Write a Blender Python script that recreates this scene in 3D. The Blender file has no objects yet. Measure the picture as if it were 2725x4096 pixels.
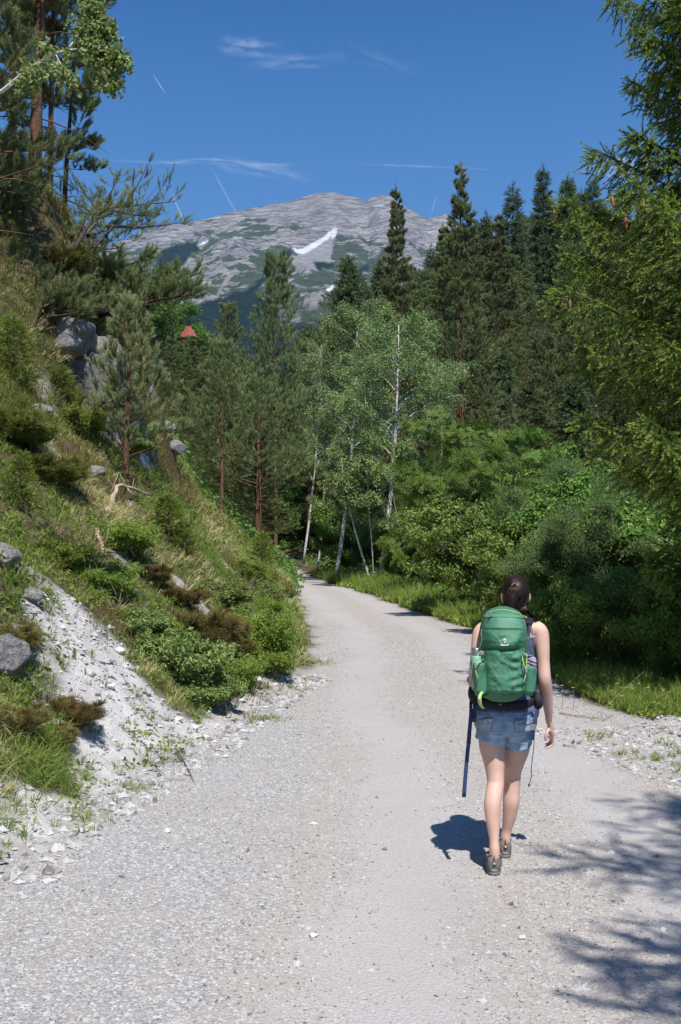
import bpy, math, random
import numpy as np
from mathutils import Vector, Matrix
R = math.radians
scene = bpy.context.scene
COL = scene.collection

# ------------------------------------------------------------------ camera, world, sun, exposure
CAMZ = 1.85
FPX = 1000.0                       # focal length in pixels of the 681x1024 picture
PITCH = math.atan(33 / 1000.0)
cam = bpy.data.cameras.new('camera')
cam.sensor_fit = 'VERTICAL'; cam.sensor_height = 36.0; cam.sensor_width = 24.0
cam.lens = FPX / 1024 * 36.0
cam.clip_start = 0.05; cam.clip_end = 60000
camo = bpy.data.objects.new('camera', cam); COL.objects.link(camo)
camo.location = (0, 0, CAMZ); camo.rotation_euler = (R(90) + PITCH, 0, 0)
scene.camera = camo

SUN_EL = R(58); SUN_AZ = R(168)    # azimuth measured clockwise from +Y (the view direction)
sd = Vector((math.sin(SUN_AZ) * math.cos(SUN_EL), math.cos(SUN_AZ) * math.cos(SUN_EL), math.sin(SUN_EL)))
sun = bpy.data.lights.new('sun', 'SUN'); sun.energy = 5.0; sun.angle = R(0.53); sun.color = (1.0, 0.955, 0.9)
suno = bpy.data.objects.new('sun', sun); COL.objects.link(suno)
suno.rotation_euler = (-sd).to_track_quat('-Z', 'Y').to_euler(); suno.location = (0, -20, 60)

world = bpy.data.worlds.new('World'); scene.world = world; world.use_nodes = True
nt = world.node_tree; nt.nodes.clear()
sky = nt.nodes.new('ShaderNodeTexSky'); sky.sky_type = 'NISHITA'; sky.sun_disc = False
sky.sun_elevation = SUN_EL; sky.sun_rotation = SUN_AZ
sky.altitude = 2000; sky.air_density = 1.0; sky.dust_density = 0.5; sky.ozone_density = 6.0
bg = nt.nodes.new('ShaderNodeBackground'); bg.inputs[1].default_value = 0.112
hsv = nt.nodes.new('ShaderNodeHueSaturation'); hsv.inputs['Saturation'].default_value = 1.24
wo = nt.nodes.new('ShaderNodeOutputWorld')
nt.links.new(sky.outputs[0], hsv.inputs['Color'])
wtc = nt.nodes.new('ShaderNodeTexCoord'); wsx = nt.nodes.new('ShaderNodeSeparateXYZ'); nt.links.new(wtc.outputs['Generated'], wsx.inputs[0])
wmr = nt.nodes.new('ShaderNodeMapRange'); wmr.inputs[1].default_value = .50; wmr.inputs[2].default_value = .16; wmr.inputs[3].default_value = 0; wmr.inputs[4].default_value = .85; nt.links.new(wsx.outputs[2], wmr.inputs[0])
wmx = nt.nodes.new('ShaderNodeMix'); wmx.data_type = 'RGBA'; nt.links.new(wmr.outputs[0], wmx.inputs[0]); nt.links.new(hsv.outputs[0], wmx.inputs[6]); wmx.inputs[7].default_value = (.95, 2.25, 4.5, 1)   # paler air low in the sky
nt.links.new(wmx.outputs[2], bg.inputs[0]); nt.links.new(bg.outputs[0], wo.inputs[0])
scene.view_settings.view_transform = 'Standard'; scene.view_settings.look = 'None'
scene.view_settings.exposure = 0.36; scene.view_settings.gamma = 1.0
scene.cycles.max_bounces = 6; scene.cycles.diffuse_bounces = 3; scene.cycles.transparent_max_bounces = 12
scene.cycles.volume_bounces = 0; scene.cycles.caustics_reflective = False; scene.cycles.caustics_refractive = False

# ------------------------------------------------------------------ camera maths used only to find where things stand
cP, sP = math.cos(PITCH), math.sin(PITCH)
def at(u, v, y):
    """world point on the sight line of picture point (u, v) at depth y"""
    a = (u - 340.5) / FPX; b = (512 - v) / FPX
    k = y / (cP - b * sP)
    return np.array([a * k, y, CAMZ + (sP + b * cP) * k])
def proj(x, y, z):
    dz = z - CAMZ
    f = y * cP + dz * sP; up = -y * sP + dz * cP
    f = np.maximum(f, .01)
    return 340.5 + x / f * FPX, 512 - up / f * FPX

# ------------------------------------------------------------------ noise
def _hash(ix, iy, iz, seed):
    h = (ix * 374761393 + iy * 668265263 + iz * 2147483647 + seed * 974634777) & 0xffffffff
    h = ((h ^ (h >> 13)) * 1274126177) & 0xffffffff
    h = (h ^ (h >> 16)) & 0xffffffff
    return h / 4294967295.0
def vn(x, y, z=0.0, seed=0):
    x = np.asarray(x, float); y = np.asarray(y, float); z = np.asarray(z, float) + 0 * x
    ix = np.floor(x).astype(np.int64); iy = np.floor(y).astype(np.int64); iz = np.floor(z).astype(np.int64)
    fx, fy, fz = x - ix, y - iy, z - iz
    fx = fx * fx * (3 - 2 * fx); fy = fy * fy * (3 - 2 * fy); fz = fz * fz * (3 - 2 * fz)
    r = 0
    for dx in (0, 1):
        for dy in (0, 1):
            for dz in (0, 1):
                w = (fx if dx else 1 - fx) * (fy if dy else 1 - fy) * (fz if dz else 1 - fz)
                r = r + w * _hash(ix + dx, iy + dy, iz + dz, seed)
    return r * 2 - 1
def fbm(x, y, z=0.0, o=4, seed=0, g=.5):
    r = 0; a = 1; s = 0
    for k in range(o):
        r = r + a * vn(x * 2**k, y * 2**k, np.asarray(z) * 2**k, seed + k); s += a; a *= g
    return r / s
def ridged(x, y, z=0.0, o=4, seed=0):
    r = 0; a = 1; s = 0
    for k in range(o):
        r = r + a * (1 - 2 * np.abs(vn(x * 2**k, y * 2**k, np.asarray(z) * 2**k, seed + k))); s += a; a *= .5
    return r / s
def sstep(a, b, x):
    t = np.clip((x - a) / (b - a), 0, 1); return t * t * (3 - 2 * t)

# ------------------------------------------------------------------ terrain height
FY = np.array([-12, 0, 3.5, 5.69, 7.25, 9.0, 10.9, 12.8, 15.4, 19.5, 22.8, 28.5, 44, 56, 71, 85, 100, 140, 400])
FX = np.array([-4, -2.9, -2.25, -1.94, -1.74, -1.3, -1.0, -.64, -.38, -.48, -.67, -.98, -2.05, -2.85, -4.2, -6.6, -11, -18, -60.])
RY = np.array([-12, 0, 8, 10.3, 11.4, 12.8, 16, 19, 22, 24.3, 29.4, 37.8, 47.4, 56, 71, 85, 100, 140, 400])
RX = np.array([4.8, 4.6, 4.0, 3.4, 3.0, 2.75, 2.85, 2.95, 2.84, 2.5, 1.96, 1.08, -.28, -1.3, -3.3, -5.2, -9.5, -16, -60.])
def xf(y): return np.interp(y, FY, FX) + .10 * vn(y * 1.1, 3.3, seed=5) * (np.asarray(y) < 60)
def xr(y): return np.interp(y, RY, RX) + .16 * vn(y * 1.3, 7.3, seed=6) * (np.asarray(y) < 60)
def height(x, y):
    x = np.asarray(x, float); y = np.asarray(y, float)
    d = np.maximum(xf(y) - x, 0)
    sl = 1.02 + .10 * fbm(y * .12, x * .12, seed=11, o=2)
    b = sl * (np.sqrt(d * d + .35**2) - .35)
    cliff = sstep(3.7 + .5 * vn(y * .5, 2.2, seed=14), 5.0, d) * sstep(15.5, 19.5, y) * (1 - sstep(27, 40, y))
    b = b + cliff * (3.4 + .8 * fbm(x * .4, y * .4, seed=15, o=2))
    cap = 17 + 3 * vn(y * .03, 1.5, seed=12)
    b = np.where(b > cap, cap + (b - cap) * .45, b)
    b = np.minimum(b, 60)
    amp = sstep(.3, 3.0, d)
    b = b + amp * (.42 * fbm(x * .55, y * .55, seed=20, o=3) + .12 * fbm(x * 2.2, y * 2.2, seed=23, o=3))
    b = b + sstep(.1, .8, d) * .05 * fbm(x * 5, y * 5, seed=27, o=2)
    # right of the road: a verge, then the forest hill rising behind
    e = np.maximum(x - xr(y), 0)
    g = .14 * sstep(0.0, .7, e) * (1 + fbm(x * 1.4, y * 1.4, seed=31, o=3)) - .5 * sstep(1.4, 5, e)
    hx = np.interp(x, [-60, -20, -5, 8, 23, 40, 80, 400], [6, 9, 13, 21, 28, 34, 42, 60])
    hill = sstep(42, 150, y) * hx + fbm(x * .05, y * .05, seed=33, o=3) * 1.5 * sstep(40, 80, y)
    fall = sstep(170, 420, y)
    hill = hill * (1 - fall * np.interp(x, [-40, 30, 120], [1, .9, .4])) - fall * 25
    road = .012 * fbm(x * 1.7, y * .9, seed=41, o=3)
    # faint wheel ruts
    c = (x - (xf(y) + xr(y)) / 2)
    road = road - .018 * (np.exp(-((c - .75) / .28)**2) + np.exp(-((c + .75) / .28)**2)) * (y > 2) * (y < 60)
    onroad = sstep(0, .4, x - xf(y)) * sstep(0, .4, xr(y) - x)
    w = sstep(45, 80, y) * sstep(0, 12, d + e)
    z = b * (1 - sstep(120, 260, y)) + g + np.where(d + e > 0, hill * np.maximum(w, sstep(60, 120, y)), hill * sstep(70, 120, y)) + road * onroad
    # small spoil heap beside the verge
    z = z + .22 * np.exp(-(((x - 3.35) / .5)**2 + ((y - 9.75) / .28)**2)) * (1 + .3 * vn(x * 6, y * 6, seed=9))
    return z
def h1(x, y): return float(height(np.array([x]), np.array([y]))[0])
def pick(u, v, y0=3.0, y1=160.0):
    """where the sight line of (u, v) meets the ground"""
    ys = np.geomspace(y0, y1, 900)
    a = (u - 340.5) / FPX; b = (512 - v) / FPX; k = ys / (cP - b * sP)
    X = a * k; Z = CAMZ + (sP + b * cP) * k
    hit = np.nonzero(height(X, ys) > Z)[0]
    i = hit[0] if len(hit) else len(ys) - 1
    return float(X[i]), float(ys[i]), h1(X[i], ys[i])

# ------------------------------------------------------------------ materials
def mat(name):
    m = bpy.data.materials.new(name); m.use_nodes = True
    m.node_tree.nodes.clear()
    return m, m.node_tree
def N(t, typ, **kw):
    n = t.nodes.new(typ)
    for k, v in kw.items():
        if k.startswith('i_'):
            key = k[2:]; key = int(key) if key.isdigit() else key.replace('_', ' ')
            n.inputs[key].default_value = v
        else: setattr(n, k, v)
    return n
def L(t, a, b): t.links.new(a, b)
def mixc(t, fac, a, b, mode='MIX'):
    n = t.nodes.new('ShaderNodeMix'); n.data_type = 'RGBA'; n.blend_type = mode; n.clamp_factor = True
    for s, k in ((fac, 0), (a, 6), (b, 7)):
        if isinstance(s, bpy.types.NodeSocket): t.links.new(s, n.inputs[k])
        elif k == 0: n.inputs[0].default_value = s
        else: n.inputs[k].default_value = (*s[:3], 1)
    return n.outputs[2]
def ramp(t, s, a, b, c0=0.0, c1=1.0):
    n = t.nodes.new('ShaderNodeMapRange'); n.clamp = True
    t.links.new(s, n.inputs[0]); n.inputs[1].default_value = a; n.inputs[2].default_value = b
    n.inputs[3].default_value = c0; n.inputs[4].default_value = c1
    return n.outputs[0]
def noise(t, scale, detail=4, rough=.55, co=None, dist=0.0):
    n = N(t, 'ShaderNodeTexNoise'); n.inputs['Scale'].default_value = scale; n.inputs['Detail'].default_value = detail
    n.inputs['Roughness'].default_value = rough; n.inputs['Distortion'].default_value = dist
    if co: t.links.new(co, n.inputs['Vector'])
    return n.outputs[0]
def voro(t, scale, co=None, out=0, feature='F1'):
    n = N(t, 'ShaderNodeTexVoronoi'); n.feature = feature; n.inputs['Scale'].default_value = scale
    if co: t.links.new(co, n.inputs['Vector'])
    return n.outputs[out]
def finish(t, color, rough=.8, bump=None, bstr=.3, bdist=.01, spec=.3, transl=0.0, tcol=None, metal=0, normal=None):
    p = N(t, 'ShaderNodeBsdfPrincipled')
    if isinstance(color, bpy.types.NodeSocket): L(t, color, p.inputs['Base Color'])
    else: p.inputs['Base Color'].default_value = (*color[:3], 1)
    if isinstance(rough, bpy.types.NodeSocket): L(t, rough, p.inputs['Roughness'])
    else: p.inputs['Roughness'].default_value = rough
    p.inputs['Specular IOR Level'].default_value = spec; p.inputs['Metallic'].default_value = metal
    if bump is not None:
        b = N(t, 'ShaderNodeBump'); b.inputs['Strength'].default_value = bstr; b.inputs['Distance'].default_value = bdist
        L(t, bump, b.inputs['Height']); L(t, b.outputs[0], p.inputs['Normal'])
    o = N(t, 'ShaderNodeOutputMaterial'); s = p.outputs[0]
    if transl > 0:
        tr = N(t, 'ShaderNodeBsdfTranslucent')
        if isinstance(tcol, bpy.types.NodeSocket): L(t, tcol, tr.inputs[0])
        elif isinstance(color, bpy.types.NodeSocket): L(t, color, tr.inputs[0])
        else: tr.inputs[0].default_value = (*color[:3], 1)
        mx = N(t, 'ShaderNodeMixShader'); mx.inputs[0].default_value = transl
        L(t, s, mx.inputs[1]); L(t, tr.outputs[0], mx.inputs[2]); s = mx.outputs[0]
    L(t, s, o.inputs[0])
    return p
def simple(name, c, rough=.7, spec=.3, metal=0, nscale=30, var=.15, bstr=.2, bdist=.003):
    m, t = mat(name)
    tc = N(t, 'ShaderNodeTexCoord').outputs['Object']
    n = noise(t, nscale, 4, .6, tc)
    c0 = [k * (1 - var) for k in c]; c1 = [min(1, k * (1 + var)) for k in c]
    finish(t, mixc(t, ramp(t, n, .3, .7), c0, c1), rough, n, bstr, bdist, spec, metal=metal)
    return m
def leafmat(name, ca, cb, cc=None, transl=.28, rough=.55, spec=.25):
    """ca dark, cb light, picked by the per-leaf attribute; cc is the colour of the youngest growth"""
    m, t = mat(name)
    a = N(t, 'ShaderNodeAttribute'); a.attribute_name = 'tint'
    sp = N(t, 'ShaderNodeSeparateColor'); L(t, a.outputs['Color'], sp.inputs[0])
    c = mixc(t, sp.outputs[0], ca, cb)
    if cc: c = mixc(t, sp.outputs[1], c, cc)
    oi = N(t, 'ShaderNodeObjectInfo')
    hs = N(t, 'ShaderNodeHueSaturation')
    L(t, ramp(t, oi.outputs['Random'], 0, 1, .485, .515), hs.inputs['Hue'])
    L(t, ramp(t, oi.outputs['Random'], 0, 1, .82, 1.15), hs.inputs['Value'])
    L(t, c, hs.inputs['Color'])
    finish(t, hs.outputs[0], rough, spec=spec, transl=transl)
    return m

# ------------------------------------------------------------------ mesh building
def unit(v): return v / np.maximum(np.linalg.norm(v, axis=-1, keepdims=True), 1e-9)
def frames(dirs, roll):
    d = unit(dirs)
    ref = np.where(np.abs(d[:, 2:3]) > .9, np.array([[1., 0, 0]]), np.array([[0, 0, 1.]]))
    x = unit(np.cross(ref, d)); y = np.cross(d, x)
    c, s = np.cos(roll)[:, None], np.sin(roll)[:, None]
    return np.stack([x * c + y * s, -x * s + y * c, d], axis=2)      # columns
def along(P, t):
    t = np.clip(np.asarray(t, float), 0, 1) * (len(P) - 1); i = np.minimum(t.astype(int), len(P) - 2); f = (t - i)[..., None]
    return P[i] * (1 - f) + P[i + 1] * f
class MB:
    def __init__(self): self.V = []; self.F = []; self.T = []; self.n = 0; self.M = []; self.SM = []
    def raw(self, V, F, tint=None, smooth=True, mi=0):
        """F: list of (k,n) int arrays of one face size each"""
        V = np.asarray(V, float)
        if tint is None: tint = np.zeros((len(V), 2))
        self.V.append(V); self.T.append(np.broadcast_to(np.asarray(tint, float), (len(V), 2)))
        for f in (F if isinstance(F, list) else [F]):
            f = np.asarray(f, dtype=np.int64)
            if f.size: self.F.append(f + self.n); self.M.append(np.full(len(f), mi)); self.SM.append(np.full(len(f), smooth))
        self.n += len(V)
    def inst(self, proto, pos, dirs, scale, tint, rng, roll=None, jit=.12):
        PV, PF, PT = proto
        m = len(pos)
        if m == 0: return
        if roll is None: roll = rng.uniform(0, 6.283, m)
        Fm = frames(dirs, roll)
        sc = np.broadcast_to(np.asarray(scale, float), (m,))
        V = np.einsum('mij,nj->mni', Fm, PV) * sc[:, None, None] + pos[:, None, :]
        T = np.empty((m, len(PV), 2)); T[:, :, 0] = np.clip(np.asarray(tint, float).reshape(-1, 1) + PT[None, :, 0] + rng.normal(0, jit, (m, 1)), 0, 1); T[:, :, 1] = PT[None, :, 1]
        F = PF[None] + (np.arange(m) * len(PV))[:, None, None]
        self.raw(V.reshape(-1, 3), F.reshape(-1, PF.shape[1]), T.reshape(-1, 2), smooth=False)
    def tube(self, P, r, sides=6, cap=True, tint=0.0, squash=None):
        P = np.asarray(P, float); n = len(P)
        r = np.broadcast_to(np.asarray(r, float), (n,))
        d = np.gradient(P, axis=0); d = unit(d)
        ref = np.array([0, 0, 1.]) if abs(d[0, 2]) < .8 else np.array([1., 0, 0])
        x = unit(np.cross(ref, d)); y = np.cross(d, x)
        a = np.arange(sides) * 2 * math.pi / sides
        ring = (x[:, None] * np.cos(a)[None, :, None] * r[:, None, None] + y[:, None] * np.sin(a)[None, :, None] * (r * (squash or 1))[:, None, None]) + P[:, None]
        V = ring.reshape(-1, 3)
        i = np.arange(n - 1)[:, None] * sides; j = np.arange(sides)[None]; j2 = (j + 1) % sides
        Q = np.stack([i + j, i + j2, i + sides + j2, i + sides + j], -1).reshape(-1, 4)
        FF = [Q]
        if cap:
            V = np.vstack([V, P[0], P[-1]]); k = n * sides
            jj = np.arange(sides); jn = (jj + 1) % sides
            FF.append(np.vstack([np.stack([np.full(sides, k), jn, jj], -1), np.stack([np.full(sides, k + 1), (n - 1) * sides + jj, (n - 1) * sides + jn], -1)]))
        self.raw(V, FF, (tint, 0))
    def loft(self, rings, cap=True):
        """rings: list of (k,3) loops with the same count"""
        n = len(rings); s = len(rings[0]); V = np.vstack(rings)
        i = np.arange(n - 1)[:, None] * s; j = np.arange(s)[None]; j2 = (j + 1) % s
        Q = np.stack([i + j, i + j2, i + s + j2, i + s + j], -1).reshape(-1, 4); FF = [Q]
        if cap:
            V = np.vstack([V, np.mean(rings[0], 0), np.mean(rings[-1], 0)]); k = n * s
            jj = np.arange(s); jn = (jj + 1) % s
            FF.append(np.vstack([np.stack([np.full(s, k), jn, jj], -1), np.stack([np.full(s, k + 1), (n - 1) * s + jj, (n - 1) * s + jn], -1)]))
        self.raw(V, FF)
    def box(self, c, size, rot=None):
        c = np.asarray(c, float); h = np.asarray(size, float) / 2
        V = np.array([[x, y, z] for x in (-1, 1) for y in (-1, 1) for z in (-1, 1)], float) * h
        if rot is not None: V = V @ np.array(rot).T
        self.raw(V + c, np.array([[0, 1, 3, 2], [4, 6, 7, 5], [0, 4, 5, 1], [2, 3, 7, 6], [0, 2, 6, 4], [1, 5, 7, 3]]), smooth=False)
    def mesh(self, name, mats, attr=True):
        me = bpy.data.meshes.new(name)
        V = np.vstack(self.V); nf = sum(len(f) for f in self.F)
        loops = np.concatenate([f.ravel() for f in self.F]); tot = np.concatenate([np.full(len(f), f.shape[1]) for f in self.F])
        me.vertices.add(len(V)); me.vertices.foreach_set('co', V.astype(np.float32).ravel())
        me.loops.add(len(loops)); me.loops.foreach_set('vertex_index', loops.astype(np.int32))
        me.polygons.add(nf); st = np.concatenate([[0], np.cumsum(tot)[:-1]])
        me.polygons.foreach_set('loop_start', st.astype(np.int32)); me.polygons.foreach_set('loop_total', tot.astype(np.int32))
        me.polygons.foreach_set('material_index', np.concatenate(self.M).astype(np.int32))
        me.polygons.foreach_set('use_smooth', np.concatenate(self.SM))
        me.update(calc_edges=True)
        if attr:
            T = np.vstack(self.T); A = me.attributes.new('tint', 'FLOAT_COLOR', 'POINT')
            C = np.ones((len(V), 4), np.float32); C[:, :2] = T; C[:, 2] = 0
            A.data.foreach_set('color', C.ravel())
        for m in (mats if isinstance(mats, (list, tuple)) else [mats]): me.materials.append(m)
        return me
    def build(self, name, mats, parent=None, attr=True):
        o = bpy.data.objects.new(name, self.mesh(name, mats, attr)); COL.objects.link(o)
        if parent is not None: o.parent = parent
        return o
def thing(name, label, cat, loc=(0, 0, 0), rz=0.0, group=None):
    o = bpy.data.objects.new(name, None); o.empty_display_size = .2; COL.objects.link(o)
    o.location = loc; o.rotation_euler = (0, 0, rz); tag(o, label, cat, group); return o
def tag(o, label, cat, group=None, kind=None):
    if label: o['label'] = label
    if cat: o['category'] = cat
    if group: o['group'] = group
    if kind: o['kind'] = kind
    return o
def copy_tree(src, loc, rz, scale, label, group=None, tilt=(0, 0)):
    r = src.copy(); COL.objects.link(r)
    r.location = loc; r.rotation_euler = (tilt[0], tilt[1], rz); r.scale = scale if isinstance(scale, (tuple, list)) else (scale,) * 3
    r['label'] = label
    if group: r['group'] = group
    elif 'group' in r: del r['group']
    for ch in list(src.children):
        c = ch.copy(); COL.objects.link(c); c.parent = r
    return r
# ------------------------------------------------------------------ terrain material and sheets
def terrain_mat():
    m, t = mat('terrain')
    co = N(t, 'ShaderNodeTexCoord').outputs['Object']
    at_ = N(t, 'ShaderNodeAttribute'); at_.attribute_name = 'cover'
    sp = N(t, 'ShaderNodeSeparateColor'); L(t, at_.outputs['Color'], sp.inputs[0])
    grav, green, rocky = sp.outputs[0], sp.outputs[1], sp.outputs[2]
    n_big = noise(t, .55, 4, .6, co); n_mid = noise(t, 4.5, 5, .65, co); n_fine = noise(t, 60, 4, .7, co)
    cell = voro(t, 120, co, 1); sc = N(t, 'ShaderNodeSeparateColor'); L(t, cell, sc.inputs[0])
    cell2 = voro(t, 62, co, 1); sc2 = N(t, 'ShaderNodeSeparateColor'); L(t, cell2, sc2.inputs[0])
    d1 = voro(t, 120, co, 0); d2 = voro(t, 62, co, 0)
    # gravel: pale limestone chips with grey and brownish ones, dusty compacted lanes between
    g = mixc(t, ramp(t, sc.outputs[0], .0, 1), (.21, .205, .20), (.47, .46, .455))
    g = mixc(t, ramp(t, sc2.outputs[0], .75, .95), g, (.60, .59, .58))
    g = mixc(t, ramp(t, sc2.outputs[1], .92, .99), g, (.24, .22, .20))
    dust = mixc(t, ramp(t, n_fine, .3, .7), (.39, .37, .355), (.48, .46, .45))
    lane = N(t, 'ShaderNodeAttribute'); lane.attribute_name = 'lane'
    fac = N(t, 'ShaderNodeMath', operation='ADD'); L(t, lane.outputs['Fac'], fac.inputs[0]); L(t, ramp(t, n_mid, .3, .75, -.35, .35), fac.inputs[1])
    g = mixc(t, ramp(t, fac.outputs[0], .2, .85, 0, 1), g, dust)
    tn1 = N(t, 'ShaderNodeMath', operation='MULTIPLY'); L(t, ramp(t, fac.outputs[0], .0, .3), tn1.inputs[0]); L(t, ramp(t, fac.outputs[0], .3, .75, .65, 0), tn1.inputs[1])
    g = mixc(t, tn1.outputs[0], g, (.42, .37, .32))
    g = mixc(t, ramp(t, n_big, .42, .68, 0, .4), g, (.38, .34, .30), 'MIX')
    gap = ramp(t, d2, .25, .62); g = mixc(t, ramp(t, d1, .45, .8, 0, .35), g, (.26, .24, .22))
    # soil and litter below plants
    s = mixc(t, ramp(t, n_mid, .3, .7), (.045, .035, .02), (.14, .105, .065))
    s = mixc(t, ramp(t, sc2.outputs[2], .5, 1, 0, .5), s, (.05, .075, .02))
    # scree and bare rock
    r = mixc(t, ramp(t, n_mid, .3, .72), (.40, .385, .37), (.68, .665, .65))
    r = mixc(t, ramp(t, sc2.outputs[0], .2, 1, 0, .6), r, (.44, .42, .40)); r = mixc(t, ramp(t, n_fine, .52, .72, 0, .6), r, (.22, .19, .155)); r = mixc(t, ramp(t, n_big, .5, .62, 0, .6), r, (.30, .26, .21))
    c = mixc(t, grav, s, g); c = mixc(t, rocky, c, r)
    h = N(t, 'ShaderNodeMath', operation='MULTIPLY_ADD'); L(t, d1, h.inputs[0]); h.inputs[1].default_value = -.35; L(t, n_fine, h.inputs[2])
    h2 = N(t, 'ShaderNodeMath', operation='MULTIPLY_ADD'); L(t, d2, h2.inputs[0]); h2.inputs[1].default_value = -.8; L(t, h.outputs[0], h2.inputs[2])
    finish(t, c, .92, h2.outputs[0], .5, .012, .15)
    return m
M_TER = terrain_mat()

def poly_mask(x, y, P, feather=.25, seed=3):
    """signed distance style mask of a polygon on the ground, edges broken by noise"""
    x = x + feather * fbm(x * 2.5, y * 2.5, seed=seed, o=3); y = y + feather * fbm(x * 2.5, y * 2.5, seed=seed + 9, o=3)
    ins = np.zeros(x.shape, bool); n = len(P); dist = np.full(x.shape, 1e9)
    for i in range(n):
        x0, y0 = P[i]; x1, y1 = P[(i + 1) % n]
        c = ((y0 > y) != (y1 > y)) & (x < (x1 - x0) * (y - y0) / ((y1 - y0) if y1 != y0 else 1e-9) + x0)
        ins ^= c
        dx, dy = x1 - x0, y1 - y0; tt = np.clip(((x - x0) * dx + (y - y0) * dy) / (dx * dx + dy * dy + 1e-9), 0, 1)
        dist = np.minimum(dist, np.hypot(x - x0 - tt * dx, y - y0 - tt * dy))
    sgn = np.where(ins, dist, -dist)
    return sstep(-feather * .4, feather * .4, sgn)
def worldpoly(pts): return [pick(u, v)[:2] for u, v in pts]
CHUTE = worldpoly([(42, 598), (78, 600), (116, 640), (148, 684), (176, 712), (215, 728), (250, 726), (300, 668), (330, 700), (250, 790), (150, 830), (60, 880), (-60, 930), (-80, 800), (20, 800), (90, 780), (84, 752), (66, 716), (46, 690), (36, 650)])
def scree_mask(x, y):
    base = 1 - sstep(.12, .5, xf(y) - x + .25 * fbm(x * 3, y * 3, seed=77, o=2))
    return np.clip(np.maximum(poly_mask(x, y, CHUTE, .5), base * (y < 14)), 0, 1)
def cover(x, y):
    d = xf(y) - x; e = x - xr(y)
    nz = fbm(x * 2.2, y * 2.2, seed=55, o=3)
    onroad = sstep(-.25, .15, np.minimum(-d, -e) + .25 * nz)
    # stony apron at the right
    apron = sstep(0, .5, (1.6 - e)) * (1 - sstep(9.3, 10.6, y + .8 * nz)) * (x > 0)
    grav = np.maximum(onroad, apron * sstep(-.3, .3, .25 - .6 * nz + .2))
    scree = np.where(d > -.3, scree_mask(x, y), 0)
    speck = sstep(.34, .46, fbm(x * .9, y * .9, seed=66, o=4)) * (d > .6)
    streak = .7 * sstep(.5, .62, vn(d * 1.6 - y * .35, y * .12, seed=68) * .6 + .5 * fbm(x * 2, y * 2, seed=69, o=3)) * (d > 1)
    rocky = np.clip(np.maximum(scree, np.maximum(speck, streak) * .9) * (1 - onroad), 0, 1)
    return grav, 1 - np.maximum(grav, rocky), rocky
def axis(parts):
    out = []
    for a, b, s in parts: out.append(np.arange(a, b, s))
    return np.concatenate(out)
gx = np.concatenate([-np.geomspace(9000, 14.2, 110), np.arange(-14, -3.6, .13), np.arange(-3.6, 4.6, .075), np.arange(4.6, 9, .2), np.geomspace(9.1, 9000, 110)])
gy = np.concatenate([-np.geomspace(300, 8.5, 16), np.arange(-8, 3.4, .4), np.arange(3.4, 13, .075), np.arange(13, 24, .12), np.geomspace(24.1, 9000, 230)])
GX, GY = np.meshgrid(gx, gy)
GZ = height(GX, GY)
gz_, gg_, gr_ = cover(GX, GY)
c_ = GX - (xf(GY) + xr(GY)) / 2 + .25 * fbm(GX * .6, GY * .35, seed=91, o=3)
lane_ = np.exp(-((c_ - .8) / .42)**2) + np.exp(-((c_ + .75) / .4)**2) + .3 * sstep(1.9, 1.2, np.abs(c_))
lane_ = np.clip(lane_ * .85, 0, 1)
ny_, nx_ = GX.shape
idx = np.arange(ny_ * nx_).reshape(ny_, nx_)
Q = np.stack([idx[:-1, :-1], idx[:-1, 1:], idx[1:, 1:], idx[1:, :-1]], -1).reshape(-1, 4)
cx = (GX[:-1, :-1] + GX[1:, 1:]).ravel() / 2; cy = (GY[:-1, :-1] + GY[1:, 1:]).ravel() / 2
road_f = (cx > xf(cy)) & (cx < xr(cy)) & (cy < 84) & (cy > -40)
bank_f = (cx <= xf(cy)) & (cy < 110)
def sheet(name, sel, label=None):
    F = Q[sel]; use = np.unique(F); rem = np.full(ny_ * nx_, -1); rem[use] = np.arange(len(use))
    mb = MB(); V = np.stack([GX.ravel(), GY.ravel(), GZ.ravel()], -1)[use]
    mb.raw(V, rem[F]); me = mb.mesh(name, M_TER, attr=False)
    a = me.attributes.new('cover', 'FLOAT_COLOR', 'POINT')
    C = np.ones((len(use), 4), np.float32); C[:, 0] = gz_.ravel()[use]; C[:, 1] = gg_.ravel()[use]; C[:, 2] = gr_.ravel()[use]
    a.data.foreach_set('color', C.ravel())
    a = me.attributes.new('lane', 'FLOAT', 'POINT'); a.data.foreach_set('value', lane_.ravel()[use].astype(np.float32))
    o = bpy.data.objects.new(name, me); COL.objects.link(o); o['kind'] = 'structure'
    return o
sheet('road', road_f); sheet('hillside', bank_f); sheet('ground', ~(road_f | bank_f))

# ------------------------------------------------------------------ the mountain
MY = 4000.0
PU = np.array([-900, -300, 0, 60, 115, 160, 195, 235, 265, 300, 316, 326, 340, 356, 368, 378, 395, 408, 418, 430, 447, 462, 500, 560, 700, 1100, 1700])
PVv = np.array([520, 380, 285, 262, 240, 222, 218, 208, 203, 194, 190, 188, 190, 194, 199, 191.5, 193, 203, 210, 215, 211, 222, 238, 262, 300, 420, 520])
PXw = (PU - 340.5) / FPX * MY; PZw = CAMZ + (545 - PVv) / FPX * MY
mx = np.concatenate([np.arange(-4200, -1300, 60), np.arange(-1300, 900, 5.2), np.arange(900, 4600, 60)])
my = np.concatenate([np.arange(1500, 2500, 25), np.arange(2500, 4050, 6.0), np.arange(4050, 5200, 50)])
MX, MYY = np.meshgrid(mx, my)
rx_ = MX + 60 * fbm(MX * .004, MYY * .004, seed=101, o=3)
ridge = np.interp(MX + 18 * fbm(MX * .02, 0 * MX, seed=102, o=3) , PXw, PZw)
dd = MY - MYY
n1 = ridged(rx_ * .0016, MYY * .0010, seed=110, o=5)
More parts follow.
